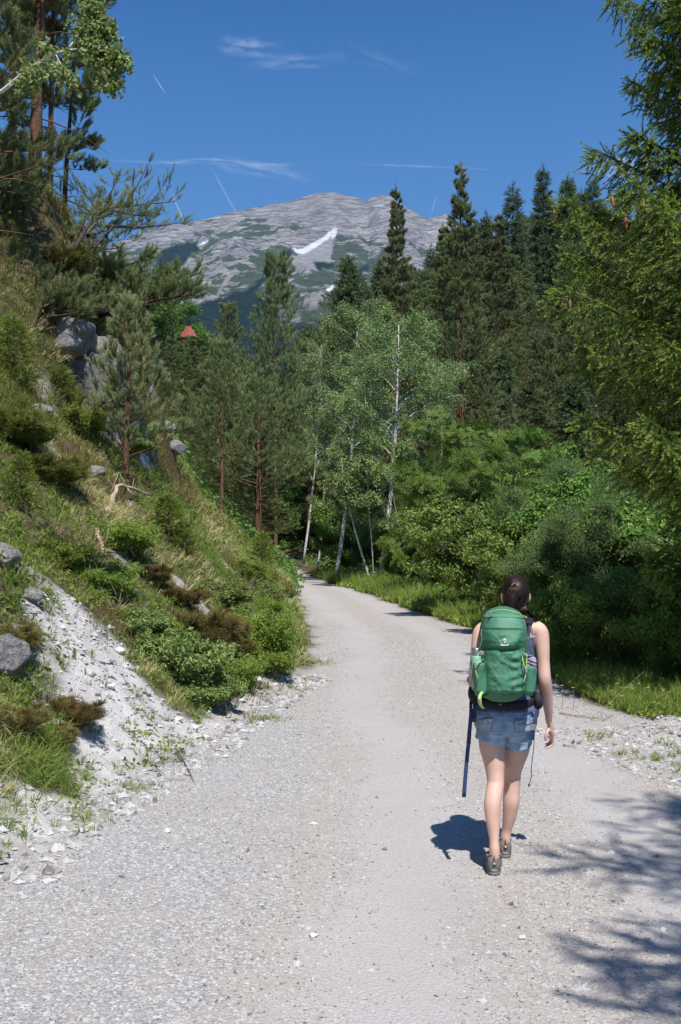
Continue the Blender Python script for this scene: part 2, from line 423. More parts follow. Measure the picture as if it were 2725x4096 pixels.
n2 = ridged(MX * .006 + MYY * .002, MYY * .004, seed=120, o=4)
front = ridge - .50 * dd - 95 * (1 - np.exp(-np.maximum(dd, 0) / 130)) + sstep(0, 500, dd) * 95 * n1 + sstep(0, 150, dd) * 34 * n2 + sstep(0, 120, dd) * 13 * ridged(MX * .016 + MYY * .006, MYY * .007, seed=125, o=4)
MZ = np.where(dd > 0, front, ridge + .9 * dd)
# the cirque below the summit
bu, bv = at(316, 262, 3420)[0], 3420
MZ = MZ - 75 * np.exp(-(((MX - bu) / 190)**2 + ((MYY - bv) / 230)**2)) * sstep(0, 120, dd)
# bedding steps
bed = MZ + .30 * MX + 30 * fbm(MX * .003, MYY * .003, seed=131, o=3)
MZ = MZ + 3.0 * np.sin(bed / 14.0 + 2.5 * fbm(MX * .01, MYY * .01, seed=139, o=3)) * sstep(-.4, .4, fbm(MX * .002, MYY * .002, seed=133, o=2)) * sstep(0, 60, dd) + 5 * fbm(MX * .03, MYY * .03, seed=134, o=4)
MU, MV = proj(MX, MYY, MZ)
def blob(pts, f=2.2, seed=1):
    return poly_mask(MU / 10 , MV / 10, [(a / 10, b / 10) for a, b in pts], f / 10, seed)
wz = fbm(MX * .006, MYY * .006, seed=141, o=5); wf = fbm(MX * .02, MZ * .03, seed=142, o=4)
gy0, gx0 = np.gradient(MZ, my, mx); slope = np.hypot(gy0, gx0)
veg = sstep(-.10, .22, wz * .9 + wf * .4 + .85 * sstep(205, 270, MV) - .52 + .25 * sstep(1.0, .4, slope) - .5 * sstep(330, 440, MU) )
strat = sstep(.15, .75, np.sin(bed / 9.0 + 3 * wf) + .6 * wf)
veg = veg * (1 - .5 * strat)
dark = np.zeros_like(MX)
for pts in ([(160, 250), (178, 244), (196, 243), (200, 249), (190, 256), (180, 268), (165, 282), (150, 285)],
            [(170, 330), (190, 306), (215, 300), (236, 292), (252, 290), (262, 300), (276, 308), (284, 330)],
            [(262, 272), (272, 262), (290, 249), (292, 256), (282, 264), (280, 280), (290, 296), (276, 292)],
            [(240, 296), (262, 277), (266, 280), (250, 300)], [(350, 269), (366, 264), (372, 268), (358, 273)], [(312, 262), (330, 262), (336, 268), (318, 270)]):
    dark = np.maximum(dark, blob(pts, 2.6, 7))
dark = np.maximum(dark, sstep(316, 330, MV + 10 * wz) * .95)
snow = np.zeros_like(MX)
for pts in ([(291, 246), (296, 253), (304, 254), (318, 246), (334, 235), (338, 229), (334, 228), (322, 238), (312, 243), (303, 249), (297, 249)],
            [(198, 245), (206, 240.5), (209, 240), (206, 243.5)], [(296, 194), (312, 190.5), (311, 192.6), (298, 196)], 
            [(330, 236), (337, 233), (334, 239)], [(325, 290), (334, 284), (332, 292)]):
    snow = np.maximum(snow, blob(pts, .5, 5))
scr = np.zeros_like(MX)
for pts in ([(290, 262), (300, 254), (320, 246), (330, 238), (334, 245), (330, 262), (318, 272), (308, 268), (300, 272)],
            [(215, 300), (226, 276), (238, 268), (232, 276), (222, 290)], [(300, 300), (340, 286), (360, 280), (340, 294), (312, 306)], [(255, 300), (275, 305), (285, 300), (282, 315), (262, 312)], [(186, 300), (204, 297), (200, 303)]):
    scr = np.maximum(scr, blob(pts, 1.6, 6))
mmb = MB(); ny2, nx2 = MX.shape; id2 = np.arange(ny2 * nx2).reshape(ny2, nx2)
mmb.raw(np.stack([MX.ravel(), MYY.ravel(), MZ.ravel()], -1), np.stack([id2[:-1, :-1], id2[:-1, 1:], id2[1:, 1:], id2[1:, :-1]], -1).reshape(-1, 4))
m, t = mat('mountain')
co = N(t, 'ShaderNodeTexCoord').outputs['Object']
A = N(t, 'ShaderNodeAttribute'); A.attribute_name = 'cover'; S = N(t, 'ShaderNodeSeparateColor'); L(t, A.outputs['Color'], S.inputs[0])
mp = N(t, 'ShaderNodeMapping'); mp.inputs['Scale'].default_value = (.42, .42, 2.4); mp.inputs['Rotation'].default_value = (0, R(14), 0); L(t, co, mp.inputs[0])
nf = noise(t, .034, 8, .78, mp.outputs[0], .6); nf2 = noise(t, .09, 4, .7, co); nl = noise(t, .004, 4, .6, co)
rock = mixc(t, ramp(t, nf, .40, .60), (.105, .10, .10), (.53, .515, .50)); rock = mixc(t, ramp(t, nl, .4, .7, 0, .5), rock, (.28, .265, .25))  # strata tones; dark end deepened to paint gully shading into the rock colour
grass = mixc(t, ramp(t, nf2, .3, .7), (.035, .065, .03), (.09, .13, .05))
vg = N(t, 'ShaderNodeMath', operation='ADD'); L(t, S.outputs[0], vg.inputs[0]); L(t, ramp(t, nf, .3, .7, .55, -.55), vg.inputs[1])
c = mixc(t, ramp(t, vg.outputs[0], .35, .62, 0, .9), rock, grass)
c = mixc(t, ramp(t, nf2, .3, .7, .8, 1.0), c, c)
scl = mixc(t, ramp(t, nf2, .3, .7), (.32, .31, .30), (.44, .43, .42)); A2 = N(t, 'ShaderNodeAttribute'); A2.attribute_name = 'scree'
c = mixc(t, A2.outputs['Fac'], c, scl)
fo = mixc(t, ramp(t, nf2, .3, .7), (.008, .022, .014), (.026, .05, .026)); c = mixc(t, S.outputs[1], c, fo)
c = mixc(t, S.outputs[2], c, (.9, .91, .93))
finish(t, c, .95, nf, 1.0, 26.0, .05)
me = mmb.mesh('mountain', m, attr=False)
a = me.attributes.new('cover', 'FLOAT_COLOR', 'POINT'); C = np.ones((MX.size, 4), np.float32)
C[:, 0] = veg.ravel(); C[:, 1] = dark.ravel(); C[:, 2] = snow.ravel(); a.data.foreach_set('color', C.ravel())
a = me.attributes.new('scree', 'FLOAT', 'POINT'); a.data.foreach_set('value', scr.ravel().astype(np.float32))
mo = bpy.data.objects.new('mountain', me); COL.objects.link(mo); mo['kind'] = 'structure'

# ------------------------------------------------------------------ haze
def haze():
    mb = MB(); mb.box((0, 2400, 850), (9600, 6800, 1990)); m, t = mat('haze')
    v = N(t, 'ShaderNodeVolumePrincipled'); v.inputs['Color'].default_value = (.34, .58, 1.0, 1)
    v.inputs['Density'].default_value = 4.3e-5; v.inputs['Anisotropy'].default_value = .1
    o = N(t, 'ShaderNodeOutputMaterial'); L(t, v.outputs[0], o.inputs['Volume'])
    h = mb.build('haze', m, attr=False); tag(h, 'thin blue haze over the valley in front of the mountain', 'haze', kind='stuff')
haze()

# ------------------------------------------------------------------ vapour trails and thin clouds, beyond the haze
def cloudmat(name, dens, sc, stretch=(1, 1, 1), lo=.42, hi=.75):
    m, t = mat(name); co = N(t, 'ShaderNodeTexCoord').outputs['Object']
    mp = N(t, 'ShaderNodeMapping'); mp.inputs['Scale'].default_value = stretch; L(t, co, mp.inputs[0])
    n = noise(t, sc, 5, .6, mp.outputs[0], .3); A = N(t, 'ShaderNodeAttribute'); A.attribute_name = 'tint'
    S = N(t, 'ShaderNodeSeparateColor'); L(t, A.outputs['Color'], S.inputs[0])
    k = N(t, 'ShaderNodeMath', operation='MULTIPLY'); L(t, ramp(t, n, lo, hi, .0, dens), k.inputs[0]); L(t, S.outputs[0], k.inputs[1])
    d = N(t, 'ShaderNodeBsdfDiffuse'); d.inputs[0].default_value = (.95, .95, .95, 1); tl = N(t, 'ShaderNodeBsdfTranslucent'); tl.inputs[0].default_value = (.95, .95, .95, 1)
    a1 = N(t, 'ShaderNodeMixShader'); a1.inputs[0].default_value = .5; L(t, d.outputs[0], a1.inputs[1]); L(t, tl.outputs[0], a1.inputs[2])
    tr = N(t, 'ShaderNodeBsdfTransparent'); mx_ = N(t, 'ShaderNodeMixShader'); L(t, k.outputs[0], mx_.inputs[0]); L(t, tr.outputs[0], mx_.inputs[1]); L(t, a1.outputs[0], mx_.inputs[2])
    o = N(t, 'ShaderNodeOutputMaterial'); L(t, mx_.outputs[0], o.inputs[0]); return m
CY = 9000
def trail(p0, p1, w0, w1, label, dens=.35):
    a = at(*p0, CY); b = at(*p1, CY + 600); n = 24; s = np.linspace(0, 1, n)[:, None]
    P = a + (b - a) * s; P = P + np.stack([1.5 * vn(np.arange(n) * .4, 1.1, seed=4), 0 * s[:, 0], 1.5 * vn(np.arange(n) * .4, 5.1, seed=5)], -1)
    mb = MB(); sides = 8; r = (w0 + (w1 - w0) * s[:, 0]) * CY / FPX
    mb.tube(P - a, r, sides, cap=False); T = np.repeat(np.sin(np.clip(s[:, 0] * 1.25 + .02, 0, 1) * math.pi * .5), sides)
    mb.T = [np.stack([T, T * 0], -1)]
    o = mb.build('vapour_trail', cloudmat('vapour', dens, .004, lo=.25, hi=.55)); o.location = a; tag(o, label, 'vapour trail')
trail((152, 73), (165, 93), .5, .35, 'short faint vapour trail high in the sky left of centre', .4)
trail((169, 187), (185, 224), .35, .9, 'straight white vapour trail ending at the left shoulder of the mountain', .8)
trail((210, 166), (238, 216), .8, 1.0, 'wider soft vapour trail rising from the mountain ridge below the streak of cloud', .42)
trail((437, 192), (432, 212), .5, .8, 'very faint vapour trail above the right end of the mountain ridge', .12)
def wisp(u0, v0, u1, v1, thick, label, dens, sc=.0022, bend=0.0, seed=0):
    a = at(u0, v0, CY + 1500); b = at(u1, v1, CY + 1500); c = (a + b) / 2; n, k = 60, 14
    s = np.linspace(-1, 1, n)[:, None]; q = np.linspace(-1, 1, k)[None]
    L_ = (b - a) / 2; hw = thick * CY / FPX
    X = s * L_[0] + 0 * q; Z = s * L_[2] + q * hw * .9 + bend * (s**2) * hw; Yv = 350 * q + s * 0 + 120 * fbm(X * .002, Z * .004, seed=seed, o=3)
    T = (1 - s**2)**1.2 * (1 - q**2) * (1 + .6 * fbm(X * .0016, Z * .004, seed=seed + 3, o=4)); T = np.clip(T, 0, 1)
    mb = MB(); ii = np.arange(n * k).reshape(n, k)
    mb.raw(np.stack([X, Yv, Z], -1).reshape(-1, 3), np.stack([ii[:-1, :-1], ii[1:, :-1], ii[1:, 1:], ii[:-1, 1:]], -1).reshape(-1, 4), np.stack([T.ravel(), 0 * T.ravel()], -1))
    o = mb.build('cloud', cloudmat('thin_cloud', dens, sc, (1, 1, 2.4))); o.location = c; tag(o, label, 'cloud')
wisp(90, 158, 330, 166, 13, 'long pale streak of cloud just above the left of the mountain', .36, seed=1)
wisp(190, 158, 316, 179, 4, 'thin sloping streak crossing the lower left cloud band', .34, seed=2)
wisp(325, 162, 505, 170, 18, 'faint flat cloud bank above the right side of the mountain summit', .3, seed=3)
wisp(215, 47, 285, 49, 6, 'brightest small wispy cloud high in the upper left sky', .34, .003, seed=4)
wisp(240, 62, 350, 58, 9, 'thin feathery cloud just below the small high wisp', .2, .003, seed=5)
wisp(330, 48, 420, 72, 6, 'barely visible cloud trace right of the high wisps', .13, .003, seed=6)
wisp(90, 222, 160, 236, 8, 'pale cloud haze behind the left end of the mountain', .22, seed=7)
# the small cumulus behind the big spruce
def cumulus():
    rng = np.random.default_rng(3); c = at(624, 166, CY + 800); mb = MB()
    for k in range(34):
        p = np.array([rng.normal(0, 130), rng.normal(0, 60), abs(rng.normal(0, 45)) - 60]); r = rng.uniform(35, 75) * (1 - .3 * abs(p[0]) / 220)
        n = 10; th = np.linspace(.05, math.pi - .05, n)[:, None]; ph = np.linspace(0, 2 * math.pi, 16, endpoint=False)[None]
        V = np.stack([np.sin(th) * np.cos(ph), np.sin(th) * np.sin(ph), np.cos(th) + 0 * ph], -1)
        rr = r * (1 + .22 * fbm(V[..., 0] * 2.5 + k, V[..., 1] * 2.5, V[..., 2] * 2.5, seed=k, o=3)); V = V * rr[..., None] + p
        mb.loft([v for v in V])
    m, t = mat('cloud_white'); co = N(t, 'ShaderNodeTexCoord').outputs['Object']
    d = N(t, 'ShaderNodeBsdfDiffuse'); d.inputs[0].default_value = (.8, .8, .8, 1); tr = N(t, 'ShaderNodeBsdfTransparent'); mm = N(t, 'ShaderNodeMixShader')
    L(t, ramp(t, noise(t, .02, 5, .6, co), .3, .75, .01, .17), mm.inputs[0]); L(t, tr.outputs[0], mm.inputs[1]); L(t, d.outputs[0], mm.inputs[2]); o = N(t, 'ShaderNodeOutputMaterial'); L(t, mm.outputs[0], o.inputs[0])
    ob = mb.build('cloud', m, attr=False); ob.location = c; tag(ob, 'small white puffy cloud behind the branches of the near spruce', 'cloud')
cumulus()
# ------------------------------------------------------------------ leaf, needle and blade shapes (small real meshes repeated inside one crown)
def proto_from(tris, tints):
    V = np.array([p for t_ in tris for p in t_], float); F = np.arange(len(V)).reshape(-1, 3)
    T = np.repeat(np.array(tints, float), 3, axis=0); return V, F, T
def needle_shoot(n, length, nl, nw, spread, seed, tipyoung=0.0, flat=1.0):
    """a shoot along +Z with n needles, each one narrow triangle"""
    r = np.random.default_rng(seed); tr, tt = [], []
    for i in range(n):
        s = (i + .5) / n; a = i * 2.39996 + r.uniform(-.3, .3); e = spread * (1 - .35 * s) + r.uniform(-.15, .15)
        d = np.array([math.cos(a) * math.sin(e), math.sin(a) * math.sin(e) * flat, math.cos(e)]); p = np.array([0, 0, s * length])
        w = unit(np.cross(d, r.normal(size=3))) * nw / 2; ll = nl * r.uniform(.8, 1.15)
        tr.append((p - w, p + w, p + d * ll)); tt.append((r.uniform(-.12, .12), tipyoung * (1 if s > .55 else 0)))
    # the twig
    w = .004 * (length / .12); tr.append(((-w, 0, -.02 * length), (w, 0, -.02 * length), (0, 0, length))); tt.append((-.4, 0))
    return proto_from(tr, tt)
def leaf_cluster(n, ll, lw, rad, seed, young=.15, fold=.25):
    """n diamond leaves scattered round a twig end"""
    r = np.random.default_rng(seed); V, F, T = [], [], []
    for i in range(n):
        c = r.normal(size=3) * rad * np.array([.6, .6, .75]) + [0, 0, rad * .5]
        d = unit(r.normal(size=3) + np.array([0, 0, .35])); x = unit(np.cross(d, r.normal(size=3))); nn = np.cross(d, x)
        k = len(V); s = r.uniform(.7, 1.15); ti = r.uniform(-.25, .25), float(r.random() < young)
        V += [c, c + d * ll * s * .5 + x * lw * s * .5 + nn * fold * lw, c + d * ll * s, c + d * ll * s * .5 - x * lw * s * .5 + nn * fold * lw]
        F += [(k, k + 1, k + 2), (k, k + 2, k + 3)]; T += [ti] * 4
    return np.array(V), np.array(F), np.array(T)
def pinnate(nl, length, ll, lw, seed, per=3):
    """feathery compound leaves, leaflets in one plane either side of a stalk"""
    r = np.random.default_rng(seed); V, F, T = [], [], []
    for q in range(per):
        a = q * 6.283 / per + r.uniform(-.4, .4); e = r.uniform(.9, 1.5); d = np.array([math.cos(a) * math.sin(e), math.sin(a) * math.sin(e), math.cos(e)])
        side = unit(np.cross(d, [0, 0, 1])); b = r.uniform(-.2, .2)
        for i in range(nl):
            s = (i + 1) / nl
            for sg in (-1, 1):
                p = d * length * s - np.array([0, 0, .25 * length * s * s]); dd = unit(side * sg + d * .6); w = unit(np.cross(dd, [0, 0, 1.])) * lw / 2
                k = len(V); V += [p, p + dd * ll * .5 + w, p + dd * ll, p + dd * ll * .5 - w]; F += [(k, k + 1, k + 2), (k, k + 2, k + 3)]; T += [(b, 0.0)] * 4
    return np.array(V), np.array(F), np.array(T)
def grass_tuft(n, h, w, lean, seed, dry=.15):
    r = np.random.default_rng(seed); V, F, T = [], [], []
    for i in range(n):
        a = r.uniform(0, 6.283); p = np.array([math.cos(a), math.sin(a), 0]) * r.uniform(0, h * .22); hh = h * r.uniform(.5, 1.1); l_ = lean * r.uniform(.3, 1.2)
        a2 = a + r.uniform(-.6, .6); o = np.array([math.cos(a2), math.sin(a2), 0]); sd_ = np.array([-o[1], o[0], 0]) * w / 2
        p1 = p + o * hh * l_ * .35 + [0, 0, hh * .6]; p2 = p + o * hh * l_ + [0, 0, hh * (1 - .35 * l_)]
        k = len(V); V += [p - sd_, p + sd_, p1 - sd_ * .8, p1 + sd_ * .8, p2]; F += [(k, k + 1, k + 3), (k, k + 3, k + 2), (k + 2, k + 3, k + 4)]
        T += [(r.uniform(-.2, .2), float(r.random() < dry))] * 5
    return np.array(V), np.array(F), np.array(T)
PR = dict(
    pine_near=needle_shoot(50, .11, .040, .0046, .85, 1, .35),
    pine_mid=needle_shoot(24, .19, .070, .014, .9, 2, .3),
    pine_far=needle_shoot(12, .42, .22, .05, 1.05, 3, .25),
    spruce_near=needle_shoot(42, .16, .026, .0095, 1.0, 4, .8, .8),
    spruce_mid=needle_shoot(18, .26, .06, .018, .9, 5, .3),
    spruce_far=needle_shoot(10, .50, .18, .06, .95, 6, .2),
    juniper=needle_shoot(26, .10, .022, .005, .7, 7, .4),
    heather=needle_shoot(20, .12, .016, .005, .6, 8, .5),
    birch=leaf_cluster(9, .05, .04, .10, 10, .12), birch_near=leaf_cluster(6, .047, .038, .06, 11, .2),
    beech=leaf_cluster(9, .085, .05, .14, 12, .15), small=leaf_cluster(10, .045, .024, .07, 13, .2), herb=leaf_cluster(8, .07, .032, .06, 14, .25),
    far=leaf_cluster(8, .26, .2, .5, 15, .12), ash=pinnate(5, .26, .085, .032, 16, 3), willow=leaf_cluster(10, .075, .018, .09, 17, .15),
    grass=grass_tuft(16, .22, .006, .8, 20, .2), grass_b=grass_tuft(12, .38, .0065, .9, 21, .12), straw=grass_tuft(14, .25, .006, 1.3, 22, .85), grass_s=grass_tuft(9, .09, .005, .7, 23, .1),
    flower=leaf_cluster(3, .022, .02, .012, 25, 1.0))
# ------------------------------------------------------------------ materials of plants
M_BARK = simple('bark_brown', (.085, .06, .042), .9, .1, 0, 14, .45, .8, .02)
M_PBARK = simple('bark_pine', (.15, .085, .055), .9, .1, 0, 9, .45, .8, .02)
M_GBARK = simple('bark_grey', (.20, .18, .16), .9, .1, 0, 12, .4, .7, .02)
def birchbark():
    m, t = mat('bark_birch'); co = N(t, 'ShaderNodeTexCoord').outputs['Object']
    mp = N(t, 'ShaderNodeMapping'); mp.inputs['Scale'].default_value = (2, 2, 9); L(t, co, mp.inputs[0]); n = noise(t, 1.6, 4, .65, mp.outputs[0]); n2 = noise(t, 3, 3, .6, co)
    c = mixc(t, ramp(t, n2, .3, .7), (.55, .53, .49), (.72, .71, .68)); c = mixc(t, ramp(t, n, .56, .62), c, (.05, .045, .04)); finish(t, c, .7, n, .3, .01, .2); return m
M_BIRCHB = birchbark()
M_PINE = leafmat('needles_pine', (.095, .140, .052), (.255, .315, .122), (.35, .38, .15), 0.18)
M_PINEY = leafmat('needles_young_pine', (0.132, 0.211, 0.090), (0.321, 0.419, 0.167), (0.600, 0.600, 0.311), .2)
M_SPR = leafmat('needles_spruce', (.060, .100, .042), (.145, .205, .082), (.22, .27, .10), 0.15)
M_SPRN = leafmat('needles_near_spruce', (.085, .145, .022), (.195, .265, .050), (.31, .38, .075), .22)
M_BIR = leafmat('leaves_birch', (.095, .175, .048), (.225, .320, .100), (.34, .42, .16), 0.32)
M_ASH = leafmat('leaves_rowan', (0.101, 0.184, 0.029), (0.240, 0.345, 0.069), (0.304, 0.391, 0.081), .38)
M_BEE = leafmat('leaves_shrub', (0.087, 0.179, 0.033), (0.232, 0.358, 0.073), (0.347, 0.455, 0.103), .34)
M_WIL = leafmat('leaves_willow', (.075, .145, .040), (.175, .265, .085), (.25, .33, .12), 0.32)
M_GRS = leafmat('grass_blades', (0.126, 0.208, 0.033), (0.286, 0.386, 0.080), (0.600, 0.519, 0.267), .35)
M_HER = leafmat('low_herbs', (0.140, 0.218, 0.032), (0.330, 0.422, 0.078), (0.462, 0.495, 0.092), .33)
M_HEA = leafmat('heather', (0.109, 0.138, 0.040), (0.218, 0.218, 0.069), (0.328, 0.149, 0.057), .2)
M_DRY = leafmat('dry_litter', (.16, .115, .07), (.38, .30, .20), (.30, .16, .09), .15)

# ------------------------------------------------------------------ growing a plant
def curve(p0, az, e0, e1, Lb, n, rng, wob=.04):
    s = np.linspace(0, 1, n); e = e0 + (e1 - e0) * s; st = Lb / (n - 1)
    a = az + np.cumsum(rng.normal(0, wob, n)); d = np.stack([np.cos(a) * np.cos(e), np.sin(a) * np.cos(e), np.sin(e)], -1)
    return np.asarray(p0) + np.vstack([[0, 0, 0], np.cumsum(d[:-1] * st, 0)])
def twigs(leaf, wood, P, Lb, rng, ntw, twl, ang, ns, proto, size, up, droop, tint, s0=.2, wr=0.0, tipfirst=True, rnd=.25, hang=0.0):
    """side twigs carrying shoots, all at once"""
    s = s0 + (1 - s0) * (np.arange(ntw) + rng.random(ntw)) / ntw; sd_ = np.where(np.arange(ntw) % 2, 1, -1)
    b = along(P, s); d = unit(along(P, np.minimum(s + .05, 1)) - along(P, s - .05))
    side = unit(np.cross(d, np.array([0, 0, 1.]))); a = ang * rng.uniform(.75, 1.2, ntw)
    td = unit(d * np.cos(a)[:, None] + side * (np.sin(a) * sd_)[:, None] + np.array([0, 0, 1.]) * (up - droop) * .5 + rng.normal(0, rnd, (ntw, 3)))
    ll = twl * Lb * (1.12 - s) ** .75 * rng.uniform(.7, 1.2, ntw)
    k = (np.arange(ns) + .6) / ns
    if proto[:4] == 'pine': k = .42 + .58 * k; up = up + .45
    pos = b[:, None] + td[:, None] * (ll[:, None] * k[None])[..., None] + np.array([0, 0, -1.]) * (hang * ll[:, None] * k[None] ** 2)[..., None]
    dr = td[:, None] + rng.normal(0, .38, (ntw, ns, 3)) + np.array([0, 0, 1.]) * up - np.array([0, 0, 1.]) * droop
    tn = tint + rng.normal(0, .08, (ntw, 1)) + np.zeros((ntw, ns))
    leaf.inst(PR[proto], pos.reshape(-1, 3), dr.reshape(-1, 3), size * rng.uniform(.75, 1.2, ntw * ns), tn.reshape(-1), rng)
    leaf.inst(PR[proto], along(P, rng.uniform(.55, 1, max(2, ntw // 3))), d[:max(2, ntw // 3)] + np.array([0, 0, up]) , size, tint, rng)
    if wr > 0:
        for i in range(ntw):
            e = b[i] + td[i] * ll[i] - [0, 0, hang * ll[i]]
            wood.tube(np.stack([b[i], (b[i] + e) / 2 + [0, 0, hang * ll[i] * .25], e]), [wr, wr * .7, wr * .3], 3, cap=False)
    return b, td, ll
def conifer(seed, H, trunk_r, t0, Lf, e0f, bend, gap, per, proto, size, ntw=14, ns=4, twl=.42, up=.3, droop=0.0, twigwood=0.0, lean=(0, 0), dead=0, clump=.5, tw_ang=.9, hang=0.0, sides=7, azpref=None, twd=12.0):
    rng = np.random.default_rng(seed); wood, leaf = MB(), MB()
    n = 14; z = np.linspace(0, H, n); s = z / H
    P = np.stack([lean[0] * s ** 1.3 * H + np.cumsum(rng.normal(0, .010 * H / n, n)), lean[1] * s * H + np.cumsum(rng.normal(0, .010 * H / n, n)), z], -1); P[0, :2] = 0
    wood.tube(np.vstack([P[0] - [0, 0, .5], P]), np.concatenate([[trunk_r * 1.35], trunk_r * (1.0 - .93 * s) * (1 + .25 * np.exp(-s * 25))]), sides)
    zz = t0 * H
    while zz < H * .97:
        t = zz / H; np_ = per + rng.integers(-1, 2); a0 = rng.uniform(0, 6.283)
        for q in range(max(2, np_)):
            if rng.random() < .10: continue
            az = a0 + q * 6.283 / np_ + rng.normal(0, .25); Lb = Lf((t - t0) / (1 - t0)) * rng.uniform(.62, 1.15)
            if azpref: Lb *= azpref(az, t)
            if Lb < .12: continue
            e0 = e0f(t) + rng.normal(0, .09); B = curve(along(P, t) + [0, 0, rng.normal(0, gap * .2)], az, e0, e0 + bend + rng.normal(0, .08), Lb, 7, rng)
            wood.tube(B, np.linspace(max(.006, trunk_r * (1 - t) * .30 * min(1, Lb / 2)), .004, 7), 4, cap=False)
            nn = max(4, int(round(twd * Lb / (Lb + 1.2) * ntw / 14 * 1.5)))
            twigs(leaf, wood, B, Lb, rng, nn, twl, tw_ang, ns if Lb > .6 else max(2, ns - 1), proto, size, up, droop, .5 + rng.normal(0, .17) * clump + .1 * (t - .5), .22, twigwood, hang=hang)
        zz += gap * rng.uniform(.75, 1.25) * (1 - .35 * t)
    leaf.inst(PR[proto], along(P, rng.uniform(.93, 1, 10)), rng.normal(0, .35, (10, 3)) + [0, 0, 1.], size, .6, rng)
    for k in range(dead):
        t = t0 * rng.uniform(.25, 1.05); B = curve(along(P, t), rng.uniform(0, 6.283), rng.uniform(-.3, .2), rng.uniform(-.6, -.1), H * rng.uniform(.06, .14), 6, rng, .15)
        wood.tube(B, np.linspace(.02, .004, 6) * min(1, trunk_r / .1), 4, cap=False)
        for j in range(3): b = along(B, rng.uniform(.3, .9)); wood.tube(np.stack([b, b + rng.normal(0, .22, 3) - [0, 0, .1]]), [.006, .002], 3, cap=False)
    return wood, leaf
def broad(seed, H, stems, stem_r, t0, spread, e0, e1, nb, Lb0, proto, size, ntw=10, ns=4, twl=.5, up=.2, droop=0.0, hang=0.0, curve_stem=.15, sub=3, wsz=.006, prof=None):
    """several stems, limbs, sub-limbs and leafy twigs"""
    rng = np.random.default_rng(seed); wood, leaf = MB(), MB()
    for k in range(stems):
        az = rng.uniform(0, 6.283) if stems > 1 else 0; tilt = spread * rng.uniform(.4, 1) * (stems > 1)
        hh = H * (1 if k == 0 else rng.uniform(.6, .98)); n = 12
        P = curve([rng.normal(0, .12) * (stems > 1), rng.normal(0, .12) * (stems > 1), -.15], az, 1.57 - tilt - .15, 1.57 - tilt * .4, hh * 1.02, n, rng, curve_stem)
        P[:, :2] += np.cumsum(rng.normal(0, curve_stem * .06 * H / n * 2, (n, 2)), 0) - 0
        r = stem_r * (1 if k == 0 else rng.uniform(.5, .85)); wood.tube(P, r * np.linspace(1.15, .12, n), 7)
        for i in range(nb):
            u = (i + rng.random()) / nb; t = t0 + (1 - t0) * u; pf = prof(u) if prof else math.sin(math.pi * (.18 + .74 * u)) ** .7
            az2 = i * 2.4 + rng.normal(0, .3); Lb = Lb0 * pf * rng.uniform(.65, 1.2)
            B = curve(along(P, t), az2, e0 + rng.normal(0, .15), e1 + rng.normal(0, .2), Lb, 7, rng, .09)
            wood.tube(B, np.linspace(max(.008, r * (1 - t) * .55), .006, 7), 5, cap=False); ti = .5 + rng.normal(0, .13)
            twigs(leaf, wood, B, Lb, rng, ntw, twl, .9, ns, proto, size, up, droop, ti, .3, wsz, hang=hang, rnd=.35)
            for j in range(sub):
                C = curve(along(B, rng.uniform(.3, .8)), az2 + rng.choice([-1, 1]) * rng.uniform(.5, 1.1), e0 * .8 + rng.normal(0, .35), e1 + rng.normal(0, .3), Lb * rng.uniform(.35, .6), 6, rng, .12)
                wood.tube(C, np.linspace(max(.006, r * (1 - t) * .3), .004, 6), 4, cap=False)
                twigs(leaf, wood, C, Lb * .5, rng, max(4, ntw // 2), twl * 1.1, 1.0, ns, proto, size, up, droop, ti + rng.normal(0, .1), .25, wsz, hang=hang, rnd=.4)
    return wood, leaf
def plant(name, label, cat, wl, mw, ml, loc, rz=0.0, group=None, scale=1.0, leafname='crown', trunkname='trunk'):
    t = thing(name, label, cat, loc, rz, group); t.scale = (scale,) * 3
    wl[0].build(trunkname, mw, t, attr=False); wl[1].build(leafname, ml, t); return t
def ground(u, y, dz=-.1):
    x = (u - 340.5) / FPX * y; return (x, y, h1(x, y) + dz)
def height_for(u, y, vtop): x = (u - 340.5) / FPX * y; return at(u, vtop, y)[2] - h1(x, y)
# ------------------------------------------------------------------ the big spruce reaching in from the right
def near_spruce():
    az0 = math.pi
    def pref(az, t): return 1.0
    wl = conifer(7, 10.4, .15, .07, lambda t: float(np.interp((.07 + .93 * t) * 10.4, [.6, 1.25, 1.9, 2.5, 3.25, 4.25, 5.25, 6.25, 7.5, 8.6, 10.4], [1.2, 1.5, 1.7, 2.1, 2.8, 2.95, 2.55, 2.4, 2.1, 1.2, .1])), lambda t: .12 + .5 * t, .22, .35, 6, 'spruce_near', 1.15, ntw=52, ns=5, twl=.27, up=.2, droop=.75, twigwood=.004, clump=.8, hang=.8, twd=16)
    return wl
x_, y_ = 5.15, 11.6
sp = plant('spruce_tree', 'large yellow-green spruce with drooping sprays reaching in from the right edge', 'spruce', near_spruce(), M_BARK, M_SPRN, (x_, y_, h1(x_, y_) - .1))
